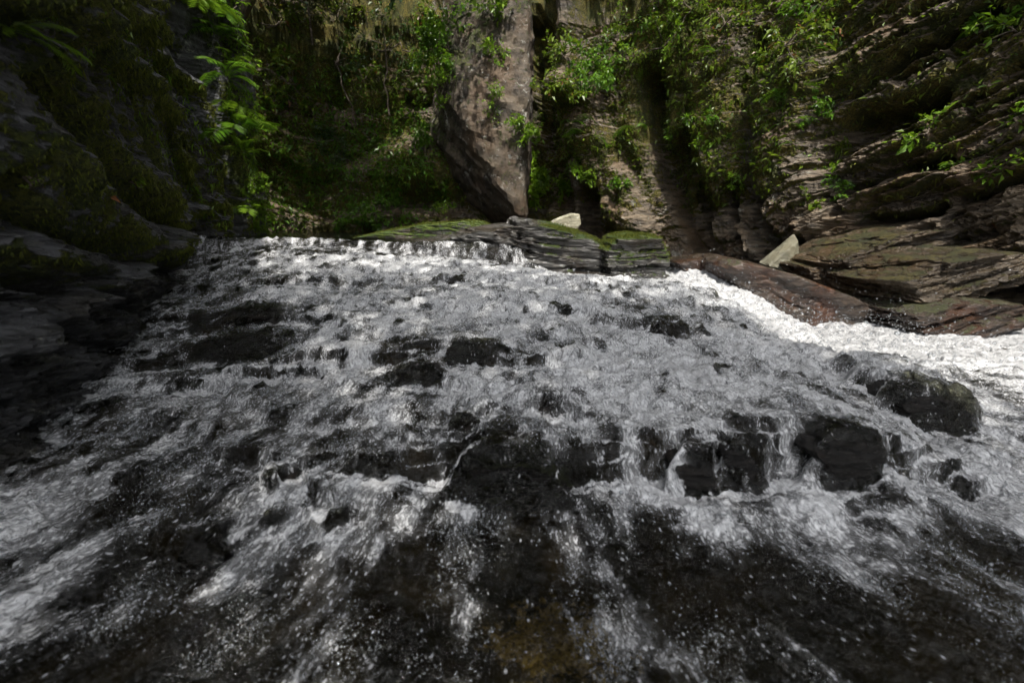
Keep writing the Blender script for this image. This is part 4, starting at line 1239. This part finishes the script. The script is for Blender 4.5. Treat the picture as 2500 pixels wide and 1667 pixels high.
# the cleft and the slab
for a in [(1215, 22, 'lime green tuft of leaves at the top of the slab', .40, 240, .06, M_LIME), (1200, 125, 'small lime plant on the face of the slab', .30, 120, .05, M_LIME), (1215, 240, 'pale creeping plant in the middle of the slab', .34, 150, .04, M_LIME),
          (1290, 315, 'bushy pale green plant at the right edge of the slab', .36, 320, .05, M_LIME), (1450, 185, 'vivid green bush above the pink rock in the cleft', .50, 520, .05, M_FERN), (1385, 125, 'grey green plant high in the cleft', .30, 150, .05, M_LEAF),
          (1325, 220, 'plant on the left side of the cleft below its middle', .28, 130, .05, M_LEAF), (1390, 230, 'small plant right in the cleft above the pale rock', .26, 130, .05, M_LEAF), (1305, 430, 'vivid climbing leaves at the foot of the slab edge', .40, 300, .075, M_LIME),
          (1300, 490, 'hanging column of bright ivy leaves behind the ledge', .40, 280, .07, M_LIME), (1370, 460, 'lime green plant low in the cleft', .25, 150, .06, M_LIME), (1500, 470, 'small dark leaved plant on the leaning pillar', .20, 90, .05, M_FERN),
          (1420, 430, 'mossy green bush at the head of the dark cave', .28, 220, .045, M_LIME)]:
    shrub(a[0], a[1], a[2], a[3] * (1.1 if a[0] > 1280 else 1), int(a[4] * 1.1), a[5], a[6], twigs=8, loose=0.8, cat='plant', name='wall_plant', group='plants in the cleft', grow=(0.15, -0.9, 0.25) if a[0] > 1280 else None)
for px, py, sz, lab in [(1340, 290, .34, 'upper left pale fern hanging in the cleft'), (1385, 300, .36, 'pale fern hanging in the centre of the cleft'), (1430, 340, .40, 'broad yellow green fern right of the cleft'), (1395, 410, .34, 'pale fern hanging low in the cleft'),
                        (1330, 380, .30, 'dark fern low on the left side of the cleft'), (1560, 310, .36, 'drooping fern beside the dark vertical crack'), (1500, 210, .36, 'fern under the green curtain right of the cleft')]:
    fern(px, py, lab, sz, 7, M_FERN, group='ferns in the cleft', spread=1.2, droop=0.9)

# the green curtain at the upper right
for a in [(1520, 20, 'leafy bush at the top right of the cleft', .7, 560, .05, M_FERN), (1590, 40, 'dense green bush at the top of the hanging curtain', .7, 620, .05, M_LEAF), (1540, 110, 'trailing green plant in the middle of the hanging curtain', .6, 520, .045, M_FERN),
          (1610, 120, 'dark green hanging plant over the vertical crack', .6, 460, .045, M_LEAF), (1680, 30, 'yellow green grassy bush at the top edge right of the curtain', .6, 460, .045, M_LIME), (1760, 60, 'bush on the mossy ledge above the pale rock face', .55, 420, .045, M_LEAF),
          (1840, 40, 'bush with brown twigs at the top edge', .6, 420, .05, M_LEAF), (1910, 110, 'dark bush above the right hand rib', .5, 360, .05, M_LEAF), (2010, 60, 'mossy bush at the top where the layers start to tilt', .55, 380, .045, M_FERN),
          (1500, 160, 'bright small leaved plant at the left hem of the curtain', .4, 300, .045, M_LIME)]:
    shrub(a[0], a[1], a[2], a[3], a[4], a[5], a[6], twigs=9, loose=0.9, group='bushes of the green curtain')
for a in [(1690, 310, 'small plant on the lit rock face right of the crack', .22, 110, .045, M_FERN), (1760, 300, 'second small plant on the lit rock face', .20, 90, .045, M_FERN), (1700, 380, 'grassy little plant at the lower edge of the lit face', .24, 110, .045, M_LIME),
          (1650, 345, 'tiny plant near the crack below the lit face', .18, 70, .045, M_FERN), (1840, 310, 'plant left of the mossy rib', .22, 90, .045, M_LEAF), (1780, 440, 'tiny plant above the thin ribs', .18, 80, .045, M_LIME),
          (1940, 270, 'leafy patch on the mossy rib', .30, 220, .04, M_FERN), (2000, 300, 'upper bright plant on the right hand rib', .24, 150, .045, M_FERN), (1990, 400, 'plant at the middle of the right hand rib', .18, 80, .045, M_LIME),
          (2010, 440, 'plant low on the right hand rib', .22, 130, .045, M_LIME), (2020, 480, 'lowest plant on the right hand rib', .20, 110, .045, M_FERN), (2265, 320, 'sprig of pointed leaves beside the dark hollow', .24, 70, .06, M_LIME),
          (2330, 365, 'small pale sprig on the tilted layers', .16, 60, .04, M_LIME), (2390, 390, 'spreading lime green herb on the tilted layers at the right', .32, 130, .05, M_LIME), (2420, 420, 'lower part of the lime green herbs at the right', .24, 90, .05, M_LIME),
          (2470, 345, 'bright herb at the right edge above the dark block', .26, 110, .05, M_LIME), (2410, 85, 'leafy plant high on the tilted layers', .24, 110, .05, M_FERN), (2470, 70, 'plant at the upper right edge of the picture', .26, 130, .05, M_LIME),
          (2330, 80, 'tiny plant left of the leafy one high on the layers', .16, 60, .045, M_LIME), (1960, 510, 'small herb near the foot of the right hand rib', .18, 70, .045, M_LEAF)]:
    shrub(a[0], a[1], a[2], a[3], a[4], a[5], a[6], twigs=5, loose=0.8, cat='plant', name='wall_plant', group='small plants on the right walls')
for px, py, sz, lab in [(1640, 150, .34, 'single broad fern at the top of the vertical crack'), (1925, 230, .28, 'upper fern on the mossy rib'), (1915, 300, .30, 'drooping fern on the left edge of the mossy rib'), (1930, 350, .24, 'lowest fern on the mossy rib'),
                        (2060, 20, .34, 'fern at the top above the tilted layers'), (1740, 130, .30, 'fern on the ledge above the lit rock face'), (1810, 150, .26, 'fern right of the lit rock face'), (2020, 120, .26, 'fern where the tilted layers begin')]:
    fern(px, py, lab, sz, 6, M_FERN, group='ferns on the right walls', spread=1.2, droop=0.9)
for px, py, sz, lab in [(2050, 360, .30, 'drooping grass tuft at the edge of the tilted layers'), (1800, 360, .24, 'grass tuft on the lit rock face'), (1850, 140, .34, 'long hanging grass above the mossy rib'), (1650, 80, .36, 'hanging grass at the top of the curtain'), (1570, 180, .32, 'hanging grass at the hem of the curtain')]:
    tuft(px, py, lab, sz, 70)

# hanging bare stems and roots
for k, (pa, pb, lab) in enumerate([((690, 20), (655, 230), 'long bare vine hanging in the recess beside the ferns'), ((1040, 130), (880, 90), 'pale crooked branch reaching left from the slab'), ((1150, 40), (990, 125), 'bare branch crossing the top of the slab'),
                                   ((655, 290), (700, 310), 'twisted root low beside the left wall ferns'), ((1760, 60), (1700, 150), 'brown dead stem hanging in the grass above the lit face')]):
    a, na = spot(*pa); b, nb = spot(*pb)
    a = a + na * 0.12; b = b + nb * 0.25
    r = np.random.default_rng(k + 5)
    root = plant_root('bare_branch', a, lab, 'branch', 'bare stems on the rock')
    pts = [(b - a) * t + Vector(r.normal(size=3)) * 0.05 for t in np.linspace(0, 1, 12)]
    paths = [(pts, 0.016, 0.006)]
    for j in (4, 7, 9):
        e = pts[j] + Vector(r.normal(size=3)) * 0.3
        paths.append(([pts[j], (pts[j] + e) / 2 + Vector(r.normal(size=3)) * 0.03, e], 0.006, 0.002))
    new_obj('stem', tube_mesh('stem', paths, 5), root, M_TWIG)

# fallen leaves caught on the rock
for px, py, lab in [(2412, 548, 'orange dead leaf on the slab at the right'), (2430, 540, 'brown dead leaf beside the orange one on the slab'), (1662, 108, 'pale dead leaf caught above the vertical crack'), (2058, 108, 'reddish dead leaf where the layers begin to tilt'), (276, 490, 'orange dead leaf on the dark left wall')]:
    p, nr = spot(px, py)
    s = 0.05 if px < 400 else 0.12
    me = leaf_mesh('fallen_leaf', [(0, 0, 0)], np.array([[0.8, 0.1, -0.5]]), np.array([nr[:]]), [s], [s * 0.45], np.array([random.random()]))
    o = new_obj('fallen_leaf', me, mat=M_DEADLEAF, label=lab, category='leaf', group='fallen leaves on the rock')
    o.location = p + nr * 0.02

# ground cover nobody could count: small leaves and moss wisps on the walls
def scatter_idx(P, N_, w, n, seed):
    r = np.random.default_rng(seed)
    w = np.clip(w, 0, None); w = w / w.sum()
    return r.choice(len(P), n, p=w), r


a, b, c = project(BV)
vis = (c > 1) & (a > -100) & (a < 2600) & (b > -150) & (b < 640)
b_right = sstep(U_R - 0.3, U_R + 0.5, np.tile(us_b, len(zs_b)))
w = vis * np.clip(BM - 0.30, 0, 1) ** 1.5 * sstep(0.9, 1.8, BV[:, 2]) * (1 - 0.8 * b_right)
i, r = scatter_idx(BV, BN, w, 48000, 1)
n = len(i)
P = BV[i] + BN[i] * 0.01 + r.normal(size=(n, 3)) * 0.03
D = BN[i] * 0.8 + r.normal(size=(n, 3)) * 0.55; D[:, 2] -= 0.25
ln = 0.045 * np.clip(np.exp(r.normal(size=n) * 0.45), 0.35, 2.4)
tint = np.clip(0.5 + 0.5 * fbm(P.astype(np.float32), 1.5, 2, 0.5, 131) + r.normal(size=n) * 0.2, 0, 0.92)
new_obj('undergrowth', leaf_mesh('undergrowth', P, D, BN[i] * 0.3 + np.array([0, -0.2, 0.9]) + r.normal(size=(n, 3)) * 0.4, ln, ln * 0.5, tint), mat=M_LEAF, kind='stuff',
        label='small leafy undergrowth covering the mossy back and right walls', category='undergrowth')
w = vis * (np.abs(a - 850) < 250) * sstep(120, 260, b) * sstep(0.72, 1.0, BV[:, 2]) * np.clip(0.5 + 1.2 * fbm(BV, 1.6, 2, 0.5, 133), 0, 1)
i, r = scatter_idx(BV, BN, w, 14000, 12)
n = len(i)
P = BV[i] + BN[i] * 0.02 + r.normal(size=(n, 3)) * 0.05
D = BN[i] * 0.7 + r.normal(size=(n, 3)) * 0.6; D[:, 2] -= 0.3
ln = 0.065 * np.clip(np.exp(r.normal(size=n) * 0.4), 0.4, 2.0)
new_obj('undergrowth', leaf_mesh('undergrowth', P, D, BN[i] * 0.3 + np.array([0, -0.2, 0.9]) + r.normal(size=(n, 3)) * 0.4, ln, ln * 0.5, np.clip(r.normal(0.5, 0.3, n), 0, 1)), mat=M_FERN, kind='stuff',
        label='dense green herbs covering the shaded slope left of the slab', category='undergrowth')
i, r = scatter_idx(BV, BN, vis * np.clip(BM - 0.38, 0, 1) * sstep(0.6, 1.2, BV[:, 2]), 30000, 2)
n = len(i)
P = BV[i]
D = BN[i] * 0.5 + r.normal(size=(n, 3)) * 0.3 + np.array([0, 0, -0.7])
ln = r.uniform(0.02, 0.07, n)
new_obj('moss', leaf_mesh('moss', P, D, BN[i] + r.normal(size=(n, 3)) * 0.3, ln, ln * 0.22 + 0.003, np.clip(r.normal(0.5, 0.3, n), 0, 1)), mat=M_MOSS, kind='stuff',
        label='shaggy green brown moss hanging on the back and right walls', category='moss')
a, b, c = project(LV)
vis = (c > 0.6) & (a > -150) & (a < 700) & (b > -150) & (b < 640)
i, r = scatter_idx(LV, LN, vis * (np.clip(LM - 0.40, 0, 1) ** 1.5), 40000, 3)
n = len(i)
P = LV[i]
D = LN[i] * 0.35 + r.normal(size=(n, 3)) * 0.22 + np.array([0, 0.1, -0.9])
dist = np.linalg.norm(P - np.array([0, 0, CAMZ]), axis=1)
ln = r.uniform(0.003, 0.010, n) * dist + (r.random(n) < 0.03) * r.uniform(0.002, 0.012, n) * dist
new_obj('moss', leaf_mesh('moss', P, D, LN[i] + r.normal(size=(n, 3)) * 0.4, ln, ln * 0.14 + 0.0012, np.clip(r.normal(0.5, 0.3, n), 0, 1)), mat=M_MOSSDARK, kind='stuff',
        label='wet green moss hanging in fringes on the left wall ridges', category='moss')
# the mossy hem along the far edge of the left wall
aL, bL, cL = project(LV)
hem = seg_dist(np.stack([aL, bL], 1).astype(np.float32), [(505, -60), (548, 60), (560, 140), (578, 250), (598, 380), (640, 545)])
hem2 = seg_dist(np.stack([aL, bL], 1).astype(np.float32), [(180, -20), (312, 89), (446, 214), (513, 384), (545, 540)])
hem3 = seg_dist(np.stack([aL, bL], 1).astype(np.float32), [(60, -10), (192, 89), (357, 286), (455, 437), (544, 560)])
w = (cL > 1) * (np.exp(-(hem / 22) ** 2) + 0.25 * np.exp(-(hem2 / 12) ** 2) + 0.25 * np.exp(-(hem3 / 12) ** 2))
i, r = scatter_idx(LV, LN, w, 26000, 9)
n = len(i)
P = LV[i]
dist = np.linalg.norm(P - np.array([0, 0, CAMZ]), axis=1)
D = LN[i] * 0.45 + r.normal(size=(n, 3)) * 0.25 + np.array([0.1, 0, -0.8])
ln = (r.uniform(0.003, 0.009, n) + (r.random(n) < 0.12) * r.uniform(0.006, 0.016, n)) * dist
new_obj('moss', leaf_mesh('moss', P, D, LN[i] + r.normal(size=(n, 3)) * 0.4, ln, ln * 0.16 + 0.0009 * dist, np.clip(r.normal(0.45, 0.3, n), 0, 1)), mat=M_LIME, kind='stuff',
        label='bright yellow green moss curtain along the far edge of the left wall', category='moss')
# moss pile on the weir rocks
for key in ('ledge', 'block', 'low'):
    o, (P0, N0, M0) = rocks[key]
    i, r = scatter_idx(P0, N0, np.clip(M0 - 0.40, 0, 1), 9000, 5)
    n = len(i)
    P = P0[i] - np.array(o.location[:]) + r.normal(size=(n, 3)) * 0.006
    ln = r.uniform(0.008, 0.022, n)
    new_obj('moss', leaf_mesh('moss', P, N0[i] + r.normal(size=(n, 3)) * 0.5, r.normal(size=(n, 3)), ln, ln * 0.35, np.clip(r.normal(0.5, 0.3, n), 0, 1)), o, M_MOSS2 if 'M_MOSS2' in globals() else M_MOSS)

# ------------------------------------------------------------------ bubbles and spray
def point_cloud(name, P, R, mat, label, category, sub=2):
    me = bpy.data.meshes.new(name)
    me.vertices.add(len(P)); me.vertices.foreach_set('co', np.asarray(P, dtype=np.float32).ravel())
    set_attr(me, 'r', R)
    o = new_obj(name, me, kind='stuff', label=label, category=category)
    ng = bpy.data.node_groups.new(name, 'GeometryNodeTree')
    ng.interface.new_socket('Geometry', in_out='INPUT', socket_type='NodeSocketGeometry')
    ng.interface.new_socket('Geometry', in_out='OUTPUT', socket_type='NodeSocketGeometry')
    gi = ng.nodes.new('NodeGroupInput'); go = ng.nodes.new('NodeGroupOutput')
    ico = ng.nodes.new('GeometryNodeMeshIcoSphere'); ico.inputs['Radius'].default_value = 1.0; ico.inputs['Subdivisions'].default_value = sub
    sm = ng.nodes.new('GeometryNodeSetShadeSmooth'); mt = ng.nodes.new('GeometryNodeSetMaterial'); mt.inputs['Material'].default_value = mat
    iop = ng.nodes.new('GeometryNodeInstanceOnPoints'); na = ng.nodes.new('GeometryNodeInputNamedAttribute'); na.data_type = 'FLOAT'; na.inputs['Name'].default_value = 'r'
    L = ng.links.new
    L(ico.outputs['Mesh'], sm.inputs['Geometry']); L(sm.outputs[0], mt.inputs['Geometry']); L(gi.outputs[0], iop.inputs['Points'])
    L(mt.outputs[0], iop.inputs['Instance']); L(na.outputs['Attribute'], iop.inputs['Scale']); L(iop.outputs[0], go.inputs[0])
    md = o.modifiers.new('spheres', 'NODES'); md.node_group = ng
    return o


r = np.random.default_rng(77)
w = np.exp(-((W_FO - 0.42) / 0.28) ** 2) * (W[:, 1] < 3.2) * (W[:, 0] > -2.2)
w *= W[:, 1] ** 1.2                                        # the grid is finer near the camera
w += 0.08 * (W[:, 1] < 1.3)  # extra spheres near the camera stand in for glints
w *= sstep(-0.10, 0.35, fbm(fl, (8, 8, 1), 3, 0.6, 57))
i = r.choice(len(W), 52000, p=w / w.sum())
R = 0.0011 * np.exp(r.normal(size=len(i)) * 0.45) * (0.7 + 0.9 * np.clip(W[i, 1] / 2, 0, 1.5))
P = W[i] + r.normal(size=(len(i), 3)) * 0.006
P[:, 2] = np.maximum(P[:, 2], W[i, 2])
point_cloud('bubbles', P, R, M_DROP, 'small air bubbles on the broken water, with foreground ones added as glints', 'bubbles')
# spray thrown up by the cascade and the chute
w = np.clip(W_FB, 0, 1.2) ** 2 * W[:, 1] ** 2 * (W[:, 1] < 4.1)
i = r.choice(len(W), 5200, p=w / w.sum())
P = W[i] + np.abs(r.normal(size=(len(i), 3))) * np.array([0.0, 0.0, 0.05]) + r.normal(size=(len(i), 3)) * 0.02
R = 0.0015 * np.exp(r.normal(size=len(i)) * 0.5)
cu = np.where((W[:, 0] > 1.5) & (W[:, 1] > 2.3) & (W[:, 1] < 4.0) & (W[:, 0] < 3.0))[0]
j = r.choice(cu, 3500)
h = r.exponential(0.085, len(j))
P2 = W[j] + r.normal(size=(len(j), 3)) * 0.05; P2[:, 2] += h
R2 = 0.0024 * np.exp(r.normal(size=len(j)) * 0.5) * np.clip(1.3 - h * 2, 0.5, 1.3)
point_cloud('spray', np.vstack([P, P2]), np.concatenate([R, R2]), M_DROP, 'water drops thrown up above the cascade and the chute', 'spray')


# ------------------------------------------------------------------ trees added to shade the recess and the stream
def tree(foot, crown, radii, label, leaves=5000, leaf=0.16, seed=0, mat=None, spread=0.22):
    root = plant_root('added_shade_tree', foot, label, 'tree', 'trees added to shade the gorge')
    r = np.random.default_rng(seed)
    c = Vector(crown) - Vector(foot)
    mid = c * 0.5 + Vector((0, 0, 0.25 * c.length))
    pts = [(c * t * t + mid * 2 * t * (1 - t)) + Vector(r.normal(size=3)) * 0.05 for t in np.linspace(0, 0.95, 12)]
    paths = [(pts, 0.16, 0.05)]
    tips = []
    for k in range(22):
        d = Vector(r.normal(size=3)); d.normalize()
        e = c + Vector((d.x * radii[0], d.y * radii[1], d.z * radii[2])) * r.uniform(0.55, 0.95)
        b = pts[r.integers(6, 12)]
        q = [b + (e - b) * t + Vector(r.normal(size=3)) * 0.10 for t in np.linspace(0, 1, 6)]
        paths.append((q, 0.03, 0.008))
        tips += q[2:]
    new_obj('trunk', tube_mesh('trunk', paths, 6), root, M_TWIG)
    n = leaves
    tb = np.array([t[:] for t in tips])[r.integers(0, len(tips), n)] + r.normal(size=(n, 3)) * spread
    td = r.normal(size=(n, 3)); td[:, 2] -= 0.3
    nm = np.tile(np.array([[0, 0, 1.0]]), (n, 1)) + r.normal(size=(n, 3)) * 0.5
    ln = leaf * r.uniform(0.6, 1.3, n)
    new_obj('crown', leaf_mesh('crown', tb, td, nm, ln, ln * 0.55, np.clip(r.normal(0.45, 0.28, n), 0, 0.9)), root, mat or M_DARKLEAF)
    return root


tree((-3.3, 5.6, 3.0), (-1.9, 6.5, 4.9), (1.7, 1.2, 1.0), 'dark tree added above the recess to shade it, leaning from the left wall', 3200, .15, 1)
tree((-4.6, 7.8, 4.5), (-3.0, 7.4, 5.4), (1.4, 1.3, 1.2), 'evergreen tree added above the recess to shade it', 2800, .15, 2)
tree((-2.6, -4.9, 0.0), (-0.9, -1.5, 7.2), (2.0, 2.1, 0.9), 'unseen tree added behind the viewer to shade the left half of the stream', 13500, .12, 3, spread=0.42)
tree((4.9, -4.9, 0.0), (1.2, -1.5, 7.6), (1.45, 2.0, 0.9), 'unseen tree added behind the viewer to shade the right half of the stream', 9500, .12, 4, spread=0.38)
